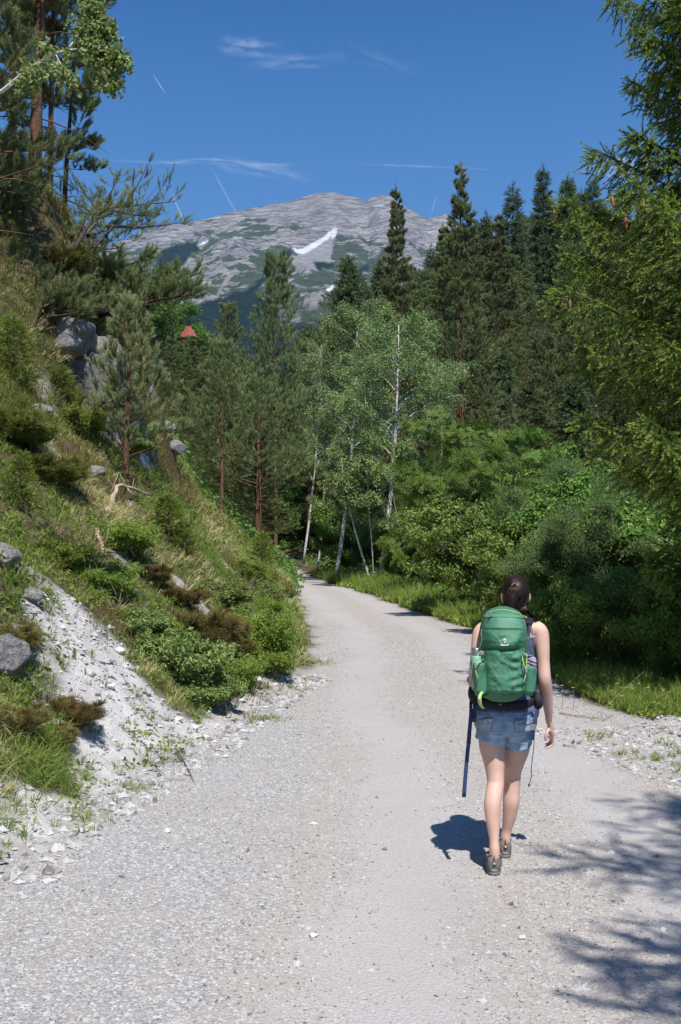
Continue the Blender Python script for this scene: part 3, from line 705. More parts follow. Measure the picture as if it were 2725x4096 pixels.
# cones hanging on its upper sprays
M_CONE = simple('spruce_cone', (.30, .14, .085), .7, .3, 0, 60, .3, .6, .004)
def cones():
    rng = np.random.default_rng(5); cr = [c for c in sp.children if c.name.startswith('crown')][0]
    V = np.empty(len(cr.data.vertices) * 3, np.float32); cr.data.vertices.foreach_get('co', V); V = V.reshape(-1, 3)
    W = V + np.array(sp.location); U, VV = proj(W[:, 0], W[:, 1], W[:, 2]); rr = np.hypot(V[:, 0], V[:, 1])
    c = np.nonzero((U > 520) & (U < 676) & (VV > 20) & (VV < 300) & (V[:, 2] > 3))[0]
    # outermost sprays only
    best = []
    for k in range(400):
        i = rng.choice(c); near = np.abs(V[:, 2] - V[i, 2]) < .3
        if rr[i] > .86 * rr[near].max() and all(np.linalg.norm(V[i] - b) > .22 for b in best): best.append(V[i])
        if len(best) >= 14: break
    for p in best:
        mb = MB(); s = np.linspace(0, 1, 9); ln = rng.uniform(.10, .135); rad = .019 * np.sin(np.pi * (.08 + .84 * s)) ** .6 * (1 - .25 * s) * (1 + .08 * np.cos(s * 50))
        mb.tube(np.stack([.01 * s, 0 * s, -ln * s], -1), rad, 9); o = mb.build('cone', M_CONE, sp, attr=False); o.location = p
cones()
# a second spruce beside the camera whose shade falls across the lower right of the road
wl = conifer(17, 11.5, .15, .38, lambda t: 3.1 * (1 - t) ** .8 + .1, lambda t: .02 + .3 * t, .12, .42, 6, 'spruce_mid', 1.0, ntw=20, ns=4, twl=.30, up=.15, droop=.3, clump=.5, hang=.3)
plant('spruce_tree', 'spruce beside the road out of view whose branches shade the lower right gravel', 'spruce', wl, M_BARK, M_SPR, (4.6, .5, h1(4.6, .5) - .1))

# ------------------------------------------------------------------ left bank pines
Lp = lambda a, p=.6: (lambda t: a * (1 - t) ** p + .2)
def left_pine(seed, base, H, r, lean, label, L0=2.0, t0=.35, **kw):
    wl = conifer(seed, H, r, t0, Lp(L0), lambda t: .05 + .5 * t, .25, kw.pop('gap', .55), kw.pop('per', 4), 'pine_near', 1.9, ntw=22, ns=5, twl=.42, up=.5, twigwood=.005, lean=lean, dead=kw.pop('dead', 8), clump=1.0, **kw)
    return plant('pine_tree', label, 'pine', wl, M_PBARK, M_PINE, base)
def bankpt(u, v): x, y, z = pick(u, v); return (x, y, z - .15)
left_pine(21, (lambda p: p)(ground(30, 20)), 11.5, .13, (.035, 0), 'tall dark pine with bare reddish trunk leaning right at the upper left', 1.55, .3, gap=.75)
left_pine(22, ground(8, 21), 11, .09, (.05, 0), 'slimmer pine at the left edge behind the birch branch', 1.7, .3, dead=12)
left_pine(23, ground(46, 21), 8.5, .07, (.02, 0), 'thin straight pine just right of the tall leaning pine on the bank', 1.4, .2, dead=14, gap=.8)
left_pine(24, ground(-30, 17), 10, .11, (0, 0), 'dense dark pine cut off by the left edge of the picture', 1.6, .15)
left_pine(25, ground(60, 25), 7.0, .08, (.06, 0), 'pine with long sweeping lower limbs pointing right toward the mountain', 1.3, .25, dead=6, gap=.8)
# pine with the long limb that reaches out over the sky
def reaching(seed, label, base, ends, r0, proto, size, mat_, name='mountain_pine', cat='mountain pine', ntw=18, twl=.3, ns=4):
    rng = np.random.default_rng(seed); wood, leaf = MB(), MB(); b = np.array(base)
    for (u, v, y, sag) in ends:
        e = at(u, v, y) - b; s = np.linspace(0, 1, 9)[:, None]; Lb = np.linalg.norm(e)
        P = e * s + np.array([0, 0, 1.]) * (sag * Lb * np.sin(s * math.pi)) + np.cumsum(rng.normal(0, .022 * Lb / 3, (9, 3)), 0) * s
        wood.tube(P, np.linspace(r0, .008, 9), 5, cap=False)
        twigs(leaf, wood, P, Lb, rng, ntw, twl, .85, ns, proto, size, .45, 0, .5 + rng.normal(0, .12), .3, .006, rnd=.4)
        for k in range(4):
            p = along(P, rng.uniform(.3, .85)); C = curve(p, math.atan2(e[1], e[0]) + rng.choice([-1, 1]) * rng.uniform(.3, .9), rng.uniform(-.1, .6), rng.uniform(.1, .8), Lb * rng.uniform(.25, .4), 6, rng, .1)
            wood.tube(C, np.linspace(r0 * .5, .005, 6), 4, cap=False); twigs(leaf, wood, C, Lb * .5, rng, ntw // 2 + 2, .5, .9, ns, proto, size, .45, 0, .5 + rng.normal(0, .15), .2, .005, rnd=.4)
    t = thing(name, label, cat, base, 0); wood.build('trunk', mat_[0], t, attr=False); leaf.build('crown', mat_[1], t)
b0 = bankpt(95, 322)
reaching(31, 'dark spreading mountain pine leaning out to the right over the rock outcrop', (b0[0], b0[1], b0[2]),
         [(204, 272, 21, .02), (192, 296, 20, .05), (172, 268, 22, .04), (148, 262, 23, .03), (126, 256, 22, .0), (108, 258, 20, .03), (90, 262, 21, .0), (146, 308, 21, .08)], .07, 'pine_near', 1.9, (M_BARK, M_PINE))
b1 = bankpt(60, 300)
reaching(32, 'twisted pine limbs with sparse tufts hanging in front of the sky at left', (b1[0], b1[1], b1[2] + .4),
         [(144, 162, 21, -.06), (118, 210, 20, .14), (134, 176, 22, .0), (96, 196, 21, .05), (60, 215, 20, 0)], .05, 'pine_near', 1.5, (M_BARK, M_PINE), ntw=14, twl=.2)
b2 = bankpt(30, 330)
reaching(33, 'low dark mountain pine thicket filling the left edge above the rocks', (b2[0], b2[1], b2[2]),
         [(10, 215, 20, 0), (45, 225, 20, 0), (70, 250, 19, 0), (85, 285, 18, 0), (20, 250, 18, 0), (-20, 230, 19, 0), (50, 280, 17.5, 0), (100, 300, 19, 0)], .06, 'pine_near', 1.7, (M_BARK, M_PINE))
# young pine with pale candles
def young_pine(seed, base, H, label, r=.06, t0=.2, L0=1.15, m=None, dead=6, size=1.7, gap=.28, lean=(.0, 0)):
    wl = conifer(seed, H, r, t0, Lp(L0, .75), lambda t: .15 + .5 * t, .35, gap, 5, 'pine_near', size, ntw=12, ns=4, twl=.42, up=.6, twigwood=.004, dead=dead, clump=.7, lean=lean)
    rng = np.random.default_rng(seed + 5)
    k = 60; s = rng.uniform(.25, 1, k); a = rng.uniform(0, 6.283, k); rr = (L0 * (1 - s) ** .75 + .05) * rng.uniform(.6, 1, k)
    pos = np.stack([rr * np.cos(a), rr * np.sin(a), s * H + .3 * rr], -1)
    wl[1].inst(PR['juniper'], pos, rng.normal(0, .2, (k, 3)) + [0, 0, 1.], 1.6, 1.0, rng)
    return plant('young_pine', label, 'young pine', wl, M_PBARK, m or M_PINEY, base)
young_pine(41, ground(125, 17.5), height_for(135, 17.5, 300), 'young pine with pale upright candles standing alone on the grassy bank', .065, .18, .95, lean=(.03, 0), size=1.35)
young_pine(42, ground(112, 19), 1.9, 'gnarled small pine with dead lower twigs just left of the young candle pine', .05, .1, .75, M_PINE, 10)
young_pine(43, ground(222, 42), height_for(230, 42, 342), 'slender grey-trunked pine right of the bank crest, bare stem below', .10, .42, 2.2, M_PINE, 10, 1.8, .5)
young_pine(44, ground(258, 46), height_for(262, 46, 372), 'sturdy leaning pine with thick bare grey trunk where the bank meets the wood', .19, .38, 2.6, M_PINE, 14, 1.8, .55)
# birch whose branch reaches across the upper left
def birch_branch():
    rng = np.random.default_rng(51); base = np.array([-4.6, 9.5, h1(-4.6, 9.5) - .1]); wood, leaf = MB(), MB()
    P = np.array([[0, 0, 0], [.05, 0, 1], [.0, .05, 2], [.12, 0, 3], [.1, .1, 4], [.2, .1, 5.2], [.25, .1, 6.4]]); wood.tube(P, [.09, .085, .08, .07, .06, .045, .02], 8)
    a = np.array([.15, .05, 2.9 + base[2] * 0]); a = along(P, .52)
    def lim(pts, r, ntw, hang, tw, sz=1.0, s0=.15):
        Q = np.array(pts) - base; q = along(Q, np.linspace(0, 1, 16)); wood.tube(q, np.linspace(r, .005, 16), 6)
        Lb = np.sum(np.linalg.norm(np.diff(q, axis=0), axis=1)); twigs(leaf, wood, q, Lb, rng, ntw, tw, .9, 5, 'birch_near', sz, .05, .2, .65, s0, .003, hang=hang, rnd=.5)
    D = 8.5
    lim([a + base, at(0, 93, 9.0), at(30, 68, 8.8), at(52, 55, 8.6), at(70, 48, 8.5)], .024, 5, .3, .06, s0=.3)
    lim([at(68, 49, D), at(84, 30, D), at(98, 24, D), at(110, 34, D)], .010, 26, .5, .28)
    lim([at(60, 52, D), at(92, 46, D), at(112, 52, D), at(121, 60, D)], .009, 30, .6, .26)
    lim([at(70, 48, D), at(88, 14, D), at(96, 10, D)], .008, 16, .3, .3)
    lim([at(80, 40, D), at(106, 66, D), at(112, 86, D)], .006, 22, .7, .24)
    lim([at(40, 62, D), at(34, 72, D), at(22, 86, D)], .006, 9, .5, .2); lim([at(56, 55, D), at(72, 86, D)], .005, 7, .3, .2)
    for k in range(10):
        B = curve(along(P, rng.uniform(.5, 1)), rng.uniform(1.6, 4.9), .6, .2, rng.uniform(1.2, 2.2), 7, rng); wood.tube(B, np.linspace(.02, .005, 7), 5, cap=False)
        twigs(leaf, wood, B, 2, rng, 14, .35, .9, 5, 'birch_near', 1.2, .1, .2, .6, .2, .003, hang=.5)
    t = thing('birch_tree', 'birch at the left edge with one pale branch of bright leaves across the sky', 'birch', tuple(base)); wood.build('trunk', M_BIRCHB, t, attr=False); leaf.build('crown', M_BIR, t)
birch_branch()

# ------------------------------------------------------------------ trees beyond the bend
def birch(seed, loc, H, label, stems=1, r=.10, t0=.42, Lb=2.6, nb=22, hang=.5, spread=.25, m=None, e0=.75, e1=.1):
    wl = broad(seed, H, stems, r, t0, spread, e0, e1, nb, Lb, 'birch', 1.5, ntw=15, ns=5, twl=.34, up=.0, droop=.5, hang=hang, curve_stem=.06, sub=3, wsz=.006)
    return plant('birch_tree', label, 'birch', wl, M_BIRCHB, m or M_BIR, loc)
birch(61, ground(378, 45), height_for(395, 45, 326), 'white-stemmed birch with forked trunk standing beside the bend of the road', 1, .12, .40, 3.2, 26, .35)
birch(62, ground(374, 44.5), 6.0, 'thin leaning birch stem beside the foot of the forked white birch', 2, .06, .45, 1.4, 8, .3, .3)
birch(63, ground(335, 50), height_for(325, 50, 312), 'weeping birch with long hanging sprays left of the forked birch', 1, .10, .36, 3.3, 28, 1.0)
birch(64, ground(316, 61), 5.6, 'short slanting birch stem in deep shade at the far road edge', 1, .06, .5, 1.2, 7, .3)
birch(65, ground(303, 73), height_for(303, 73, 345), 'birch with hanging leafy curtain above the reddish pine trunk', 1, .09, .34, 2.6, 22, 1.1)
# light green rowans
def rowan(seed, loc, H, label, stems=3, Lb=2.3, nb=9, r=.07):
    wl = broad(seed, H, stems, r, .32, .42, .5, .05, nb, Lb, 'ash', 1.1, ntw=9, ns=3, twl=.4, up=.35, droop=0, hang=.1, curve_stem=.1, sub=2)
    return plant('rowan_tree', label, 'rowan', wl, M_GBARK, M_ASH, loc)
rowan(71, ground(450, 33), 6.4, 'bright green rowan with feathery leaf layers and forked grey stems right of the birch', 4, 2.5, 9)
rowan(72, ground(492, 36), 6.3, 'second feathery light green rowan behind and right of the first', 3, 2.4, 9)
rowan(73, ground(424, 44), 5.9, 'light green rowan with leaf tiers overlapping the right side of the forked birch', 2, 2.2, 9)
rowan(74, ground(414, 42), 2.6, 'low rowan foliage in front of the white birch stem', 3, 1.4, 6, .04)

# conifer prototypes for the wood; the copies share their meshes
def pine_wl(seed, H, L0, t0, size=1.0, proto='pine_far', gap=1.0, per=5, lean=(0, 0), r=.2, pw=.55, ns=4, ntw=16):
    return conifer(seed, H, r, t0, Lp(L0, pw), lambda t: .0 + .55 * t, .3, gap, per, proto, size, ntw=ntw, ns=ns, twl=.42, up=.5, lean=lean, dead=8, clump=1.1)
def spruce_wl(seed, H, L0, t0, size=1.0, proto='spruce_far', gap=.7, per=5, r=.18):
    return conifer(seed, H, r, t0, lambda t: L0 * (1 - t) ** .85 + .15, lambda t: -.12 + .55 * t, .18, gap, per, proto, size, ntw=14, ns=4, twl=.34, up=.1, droop=.3, clump=.9, hang=.2)
def place(src, u, y, vtop, H0, label, rz, group=None, wid=1.0, dz=-.3):
    x = (u - 340.5) / FPX * y; g = h1(x, y) + dz; H = at(u, vtop, y)[2] - g; s = H / H0
    return copy_tree(src, (x, y, g), rz, (s * wid, s * wid, s), label, group)
def proto_tree(name, cat, wl, mw, ml, u, y, vtop, H0, label, rz=0.0, wid=1.0, group=None):
    x = (u - 340.5) / FPX * y; g = h1(x, y) - .3; s = (at(u, vtop, y)[2] - g) / H0
    t = plant(name, label, cat, wl, mw, ml, (x, y, g), rz, group); t.scale = (s * wid, s * wid, s); return t
pA = proto_tree('pine_tree', 'pine', pine_wl(81, 20, 2.5, .22, 1.0, 'pine_mid', .5, 6, pw=1.15, ns=6, ntw=26), M_PBARK, M_PINE, 395, 62, 184, 20, 'tall slender pine whose narrow spire crosses the right shoulder of the mountain')
pB = proto_tree('pine_tree', 'pine', pine_wl(82, 20, 3.3, .2, 1.1, 'pine_mid', .6, 6, pw=1.15, ns=5, ntw=26), M_PBARK, M_PINE, 462, 56, 162, 20, 'tallest pine of the wood with pointed leader right of the mountain')
pC = proto_tree('pine_tree', 'pine', pine_wl(83, 18, 3.6, .3, 1.3, 'pine_mid', .7, 5, pw=.5, ns=5, ntw=24), M_PBARK, M_PINE, 276, 66, 249, 18, 'open-topped pine whose crown stands before the snow patch left of centre', wid=.62)
pD = proto_tree('pine_tree', 'pine', pine_wl(84, 16, 3.2, .3, 1.3, 'pine_mid', .7, 5, pw=.45, lean=(.03, 0), ns=5, ntw=22), M_PBARK, M_PINE, 309, 82, 335, 16, 'pine with bare orange-red trunk showing through the hanging birch leaves')
sA = proto_tree('spruce_tree', 'spruce', spruce_wl(91, 20, 3.0, .08), M_BARK, M_SPR, 515, 112, 183, 20, 'pointed spruce breaking the skyline, leftmost of the skyline spruces')
sB = proto_tree('spruce_tree', 'spruce', spruce_wl(92, 22, 2.8, .1), M_BARK, M_SPR, 546, 118, 166, 22, 'highest skyline spruce with an open ladder-like tip')
sC = proto_tree('spruce_tree', 'spruce', spruce_wl(93, 18, 3.2, .06), M_BARK, M_SPR, 570, 116, 177, 18, 'third skyline spruce from the left, right beside the highest one')
place(sA, 597, 125, 174, 20, 'small skyline spruce nearest the big yellow-green spruce', 1.1)
place(sB, 583, 122, 190, 22, 'low skyline spruce tip between the third and the small one', 2.1)
place(sC, 347, 105, 255, 18, 'dark pointed spruce in front of the mountain just right of the snow field', .7)
place(sB, 356, 112, 268, 22, 'shorter dark spruce leaning on the pointed one before the mountain', 1.4)
place(sA, 488, 126, 212, 20, 'spruce tip low on the skyline just right of the tallest pine', .9)
place(pA, 445, 78, 222, 20, 'pine crown in the gap between the two tall spired pines', 1.9, wid=1.2)
place(pC, 228, 75, 300, 18, 'small distant pine tip at the foot of the mountain left of centre', 1.2, wid=.7)
place(pB, 500, 80, 214, 20, 'broad pine right of the tallest pine below the skyline', 2.7, wid=1.3)
place(pA, 605, 82, 205, 20, 'pine half hidden behind the branch tips of the near spruce', .5, wid=1.5)
# the mass of the wood
LMK = [(100, 'the rock outcrop'), (135, 'the young candle pine'), (187, 'the red roof'), (228, 'the slender pine'), (276, 'the snow patch pine'), (312, 'the weeping birch'), (350, 'the dark pointed spruce'), (395, 'the narrow-spired pine'), (430, 'the skyline gap'), (462, 'the tallest pine'), (490, 'the low skyline tip'), (515, 'the first skyline spruce'), (546, 'the highest skyline spruce'), (570, 'the third skyline spruce'), (597, 'the last skyline spruce'), (640, 'the near spruce edge'), (676, 'the right picture edge')]
USED = set()
def lab_at(base, u):
    c = sorted(LMK, key=lambda q: abs(q[0] - u))
    for k in range(4):
        w = 'below' if abs(c[k][0] - u) < 6 else ('left of' if u < c[k][0] else 'right of')
        if k: w = 'well ' + w if w != 'below' else w
        s = base + ' ' + w + ' ' + c[k][1]
        if s not in USED: USED.add(s); return s
    return s
rngW = np.random.default_rng(1234)
srcs = [(pA, 20, 1.25), (pB, 20, 1.15), (pC, 18, .95), (pD, 16, 1.1), (sA, 20, 1.0), (sC, 18, 1.0)]
SKU = np.array([150, 200, 240, 290, 320, 350, 380, 420, 460, 500, 520, 560, 600, 640, 720]); SKV = np.array([345, 330, 318, 312, 300, 290, 268, 255, 235, 222, 214, 204, 198, 196, 190])
def wood_row(y, us, dv, kinds, grp, lab, wmul=1.0, jit=9):
    for u in us:
        u = u + rngW.uniform(-jit, jit); xx_ = (u - 340.5) / FPX * y
        if y < 82 and xf(y) - 1.2 < xx_ < xr(y) + 1.2: continue
        k = kinds[rngW.integers(len(kinds))]; src, H0, w = srcs[k]
        v = np.interp(u, SKU, SKV) + dv + rngW.uniform(-10, 14); kind = 'pine' if k < 4 else 'spruce'
        place(src, u, y + rngW.uniform(-4, 4), v, H0, lab_at(lab[0 if k < 4 else 1], u), rngW.uniform(0, 6.283), grp + (' pines' if k < 4 else ' spruces'), w * wmul * rngW.uniform(.85, 1.2))
wood_row(150, np.arange(330, 720, 12), -3, [0, 3, 4, 5, 4], 'far hillside', ('dark pine in the farthest rank of the hillside', 'dark spruce in the farthest rank of the hillside'), 1.0)
wood_row(138, np.arange(345, 720, 15), 12, [0, 3, 4, 1, 5], 'crest of the hillside', ('pine just below the crest of the hillside', 'spruce just below the crest of the hillside'), .95)
wood_row(128, np.arange(160, 720, 16), 24, [0, 1, 3, 5], 'upper hillside', ('pine in the upper rank of the hillside', 'spruce in the upper rank of the hillside'))
wood_row(108, np.arange(175, 720, 19), 48, [0, 1, 2, 3, 5], 'middle hillside', ('pine half way up the wooded hillside', 'spruce half way up the wooded hillside'))
wood_row(90, np.arange(180, 720, 27), 78, [1, 2, 3, 0], 'lower hillside', ('pine low on the wooded hillside', 'spruce low on the wooded hillside'), 1.05)
wood_row(74, np.arange(178, 700, 33), 112, [1, 3, 2, 4], 'hill foot', ('pine at the foot of the wooded hillside', 'spruce at the foot of the wooded hillside'), 1.1)
wood_row(60, np.arange(205, 720, 42), 165, [1, 3, 5], 'shaded edge', ('low pine in the shaded edge of the wood', 'low spruce in the shaded edge of the wood'), 1.25)
wood_row(50, [285, 345, 420, 470, 530, 590, 640], 262, [5, 4], 'understorey', ('dark low pine behind the roadside trees', 'dark low spruce behind the roadside trees'), 1.5)
wood_row(95, np.arange(120, 250, 13), 36, [0, 3, 2], 'left hollow', ('pine deep in the hollow beyond the bank', ''), 1.3)
wood_row(70, np.arange(130, 290, 17), 64, [1, 3, 2], 'left hollow middle', ('pine in mid hollow beyond the bank', ''), 1.35)
wood_row(48, np.arange(150, 285, 22), 105, [1, 3], 'crest of the left bank', ('pine just behind the bank crest', ''), 1.35)
for u_, y_t, vt in ((178, 100, 331), (188, 106, 334), (191, 88, 335), (192, 96, 335), (204, 90, 333), (168, 84, 335), (186, 78, 352)): place(pB, u_, y_t, vt, 20, lab_at('%s pine top before the red-roofed hut' % {188: 'farther', 191: 'lower', 192: 'nearer'}.get(u_, 'small'), u_), u_ * 1.3, 'pines before the hut', 1.5)
# round broadleaf tree and red roofed hut beyond
wl = broad(95, 14, 2, .25, .15, .35, .7, .3, 16, 5.2, 'far', 1.1, ntw=14, ns=4, twl=.45, up=.3, sub=3, wsz=.02)
x, y, z = ground(197, 140); z0 = at(197, 304, 140)[2] - 14
plant('broadleaf_tree', 'round-crowned mid green broadleaf tree behind the red roof', 'broadleaf tree', wl, M_GBARK, M_BEE, (x, y, z0))
def hut():
    y = 118.; c = at(188, 324, y); mb = MB(); wd, dp, hh = 1.2, 1.7, 3.0
    t = thing('hut', 'small wooden hut with a red roof half hidden by the trees left of centre', 'hut', (c[0], c[1], h1(c[0], c[1])), R(35)); top = c[2] - h1(c[0], c[1])
    w = MB(); w.box((0, 0, (top - 2.2) / 2), (wd, dp, top - 2.2)); w.build('wall', simple('hut_wood', (.16, .10, .06), .8), t, attr=False)
    V = np.array([[-wd * .62, -dp * .6, top - 1.7], [wd * .62, -dp * .6, top - 1.7], [wd * .62, dp * .6, top - 1.7], [-wd * .62, dp * .6, top - 1.7], [0, -dp * .35, top - .3], [0, dp * .35, top - .3]])
    r = MB(); r.raw(V, [np.array([[0, 1, 4], [2, 3, 5]]), np.array([[1, 2, 5, 4], [3, 0, 4, 5], [3, 2, 1, 0]])], smooth=False); ro = r.build('roof', simple('roof_red', (.38, .09, .065), .7, nscale=3), t, attr=False)
    
hut()
# ------------------------------------------------------------------ ground cover (uncountable)
def scatter(n, seed, ylo, yhi, xfun):
    r = np.random.default_rng(seed); y = ylo * (yhi / ylo) ** r.random(n); x = xfun(y, r); return x, y, r
def cov(name, label, cat, mat_, items, kind='stuff'):
    mb = MB()
    for (pn, x, y, size, tint, seed, lean) in items:
        r = np.random.default_rng(seed); m_ = len(x)
        if not m_: continue
        z = height(x, y) - .01; d = np.stack([lean + r.normal(0, .22, m_), r.normal(-.05, .22, m_), np.ones(m_)], -1)
        mb.inst(PR[pn], np.stack([x, y, z], -1), d, size, tint, r)
    o = mb.build(name, mat_); tag(o, label, cat, kind=kind); return o
def bank_x(y, r): return xf(y) - .10 - .010 * np.maximum(y - 8, 0) - (r.random(len(y)) ** 1.0) * np.minimum(2.2 + y * .52, 16)
x, y, r = scatter(52000, 1, 5.2, 62, bank_x)
_, green_, rocky_ = cover(x, y); keep = (r.random(len(x)) < np.clip(green_ + .16, 0, 1) * (1 - .84 * rocky_)); x, y = x[keep], y[keep]
nA = fbm(x * .55, y * .45, seed=201, o=3); nB = fbm(x * .8, y * .6, seed=211, o=3); rr = r.random(len(x)); far_ = np.clip(y / 16, .8, 2.2)
is_straw = (nB > .22) & (rr < .32); is_heath = (nA > .16) & ~is_straw & (rr < .9); is_herb = ~is_straw & ~is_heath & (rr < .52); is_grass = ~(is_straw | is_heath | is_herb)
tA = np.clip(.5 + nA, .1, .9)
def S(mk, f=1.0): return far_[mk] * f * np.random.default_rng(3).uniform(.65, 1.25, mk.sum())
cov('grass', 'green grass tufts covering the steep left bank', 'grass', M_GRS, [('grass', x[is_grass], y[is_grass], S(is_grass, .95), tA[is_grass], 1, .25), ('straw', x[is_straw], y[is_straw], S(is_straw, .95), tA[is_straw], 2, .5)])
cov('ground_cover', 'low leafy herbs and bilberry growing between the grass on the left bank', 'ground cover', M_HER, [('herb', x[is_herb], y[is_herb], S(is_herb, 1.15), tA[is_herb], 4, .1)])
cov('heather', 'reddish brown heather patches on the left bank', 'heather', M_HEA, [('heather', np.repeat(x[is_heath], 3) + np.random.default_rng(8).normal(0, .10, 3 * is_heath.sum()), np.repeat(y[is_heath], 3) + np.random.default_rng(9).normal(0, .10, 3 * is_heath.sum()), np.repeat(S(is_heath, 1.3), 3), np.repeat(tA[is_heath], 3), 5, .1)])
# right verge and the forest floor behind it
def verge_x(y, r): return xr(y) + .1 + r.random(len(y)) ** 1.5 * np.minimum(1.1 + y * .07, 3.2)
x, y, r = scatter(15000, 2, 9.2, 60, verge_x); k = (np.random.default_rng(4).random(len(x)) < .35 + .65 * sstep(9.7, 10.8, y)); x, y = x[k], y[k]
rr = r.random(len(x)); g1 = rr < .3; g2 = (rr >= .3) & (rr < .48); g3 = rr >= .48; fr = np.clip(y / 15, .75, 2)
cov('grass', 'tall verge grass along the right edge of the road', 'grass', M_GRS, [('grass', x[g1], y[g1], fr[g1], .6, 11, 0), ('grass_b', x[g2], y[g2], fr[g2] * .9, .55, 12, 0)])
cov('ground_cover', 'leafy plants mixed in the verge grass along the right edge of the road', 'ground cover', M_HER, [('herb', x[g3], y[g3], fr[g3] * 1.25, np.clip(.5 + .6 * fbm(x[g3] * 1.2, y[g3] * 1.2, seed=17, o=2), 0, 1), 13, 0)])
# sparse weeds on the stony apron at the right and along the scree foot at the left
r = np.random.default_rng(14); ax = r.uniform(2.2, 3.9, 260); ay = r.uniform(6.6, 9.8, 260); k = (fbm(ax * 1.3, ay * 1.3, seed=5, o=2) > .05) & (ax > 1.9 + .2 * (9.8 - ay)); ax, ay = ax[k], ay[k]
lx = xf(np.linspace(5.6, 14, 420)) - r.uniform(-.25, 1.5, 420); ly = np.linspace(5.6, 14, 420); k = fbm(lx * 1.2, ly * 1.2, seed=8, o=2) > .08; lx, ly = lx[k], ly[k]
cov('weeds', 'scattered weeds on the stony ground beside the road', 'weeds', M_GRS, [('grass_s', np.concatenate([ax, lx]), np.concatenate([ay, ly]), 1.15, .45, 15, 0)])
# forest floor
x, y, r = scatter(9000, 3, 13, 95, lambda y, r: xr(y) + 1.0 + r.random(len(y)) * (3 + y * .42))
cov('undergrowth', 'shaded undergrowth covering the forest floor right of the road', 'undergrowth', M_BEE, [('small', x, y, np.clip(y / 9, 1.5, 6), .4, 16, 0)])
x, y, r = scatter(5000, 5, 40, 110, lambda y, r: xf(y) - r.random(len(y)) * (3 + y * .28))
cov('undergrowth', 'green undergrowth below the trees beyond the left bank', 'undergrowth', M_BEE, [('small', x, y, np.clip(y / 9, 1.5, 7), .45, 17, 0)])

# ------------------------------------------------------------------ loose stones
def stones(name, label, x, y, size, seed, mat_):
    r = np.random.default_rng(seed); P = np.array([[1, 0, 0], [-1, 0, 0], [0, 1, 0], [0, -1, 0], [0, 0, 1], [0, 0, -1.]]); F = np.array([[0, 2, 4], [2, 1, 4], [1, 3, 4], [3, 0, 4], [2, 0, 5], [1, 2, 5], [3, 1, 5], [0, 3, 5]])
    m_ = len(x); V = P[None] * (1 + r.uniform(-.35, .35, (m_, 6, 1))) + r.normal(0, .22, (m_, 6, 3)); V = V * np.stack([r.uniform(.7, 1.3, m_), r.uniform(.7, 1.3, m_), r.uniform(.55, .95, m_)], -1)[:, None] * size[:, None, None]
    V = V + np.stack([x, y, height(x, y) + size * .15], -1)[:, None]
    mb = MB(); tn = np.repeat(r.random(m_), 6); mb.raw(V.reshape(-1, 3), (F[None] + np.arange(m_)[:, None, None] * 6).reshape(-1, 3), np.stack([tn, tn * 0], -1), smooth=False)
    return tag(mb.build(name, mat_), label, 'stones', kind='stuff')
def stonemat(name, a, b, c):
    m, t = mat(name); A = N(t, 'ShaderNodeAttribute'); A.attribute_name = 'tint'; S_ = N(t, 'ShaderNodeSeparateColor'); L(t, A.outputs['Color'], S_.inputs[0])
    co = N(t, 'ShaderNodeTexCoord').outputs['Object']; n = noise(t, 30, 4, .6, co)
    col = mixc(t, ramp(t, S_.outputs[0], .0, .8), a, b); col = mixc(t, ramp(t, S_.outputs[0], .9, .93), col, c); col = mixc(t, ramp(t, n, .45, .7, 0, .35), col, (.3, .27, .24)); finish(t, col, .9, n, .5, .01, .15); return m
M_ST = stonemat('stone_pale', (.27, .26, .25), (.52, .51, .50), (.17, .155, .135))
r = np.random.default_rng(30); n = 190000; y = 3.2 * (24 / 3.2) ** r.random(n); x = xf(y) + r.random(n) * (xr(y) - xf(y)); c = x - (xf(y) + xr(y)) / 2
keep = r.random(n) < .05 + .95 * np.clip(1 - np.exp(-((c - .8) / .4)**2) - np.exp(-((c + .75) / .4)**2), 0, 1) * (.5 + .5 * sstep(-.3, .3, fbm(x * .8, y * .5, seed=92, o=2))); x, y = x[keep], y[keep]
stones('gravel', 'pale gravel chips lying loose on the road', x, y, .0035 + .0060 * r.random(len(x)) ** 2.5 + (r.random(len(x)) < .006) * r.uniform(.005, .013, len(x)), 31, M_ST)
y = 5.3 + 9 * r.random(26000); x = xf(y) - r.uniform(-.35, 3.4, 26000); sm = scree_mask(x, y); k = r.random(26000) < sm; x, y = x[k], y[k]
stones('scree', 'broken limestone scree at the foot of the left bank', x, y, .006 + .035 * r.random(len(x)) ** 5, 33, M_ST)
y = r.uniform(6.3, 10.2, 7000); x = r.uniform(1.9, 4.6, 7000); k = x > 1.9 + .25 * (10 - y); x, y = x[k], y[k]
stones('rubble', 'limestone rubble on the apron at the right of the road', x, y, .006 + .026 * r.random(len(x)) ** 4, 34, M_ST)
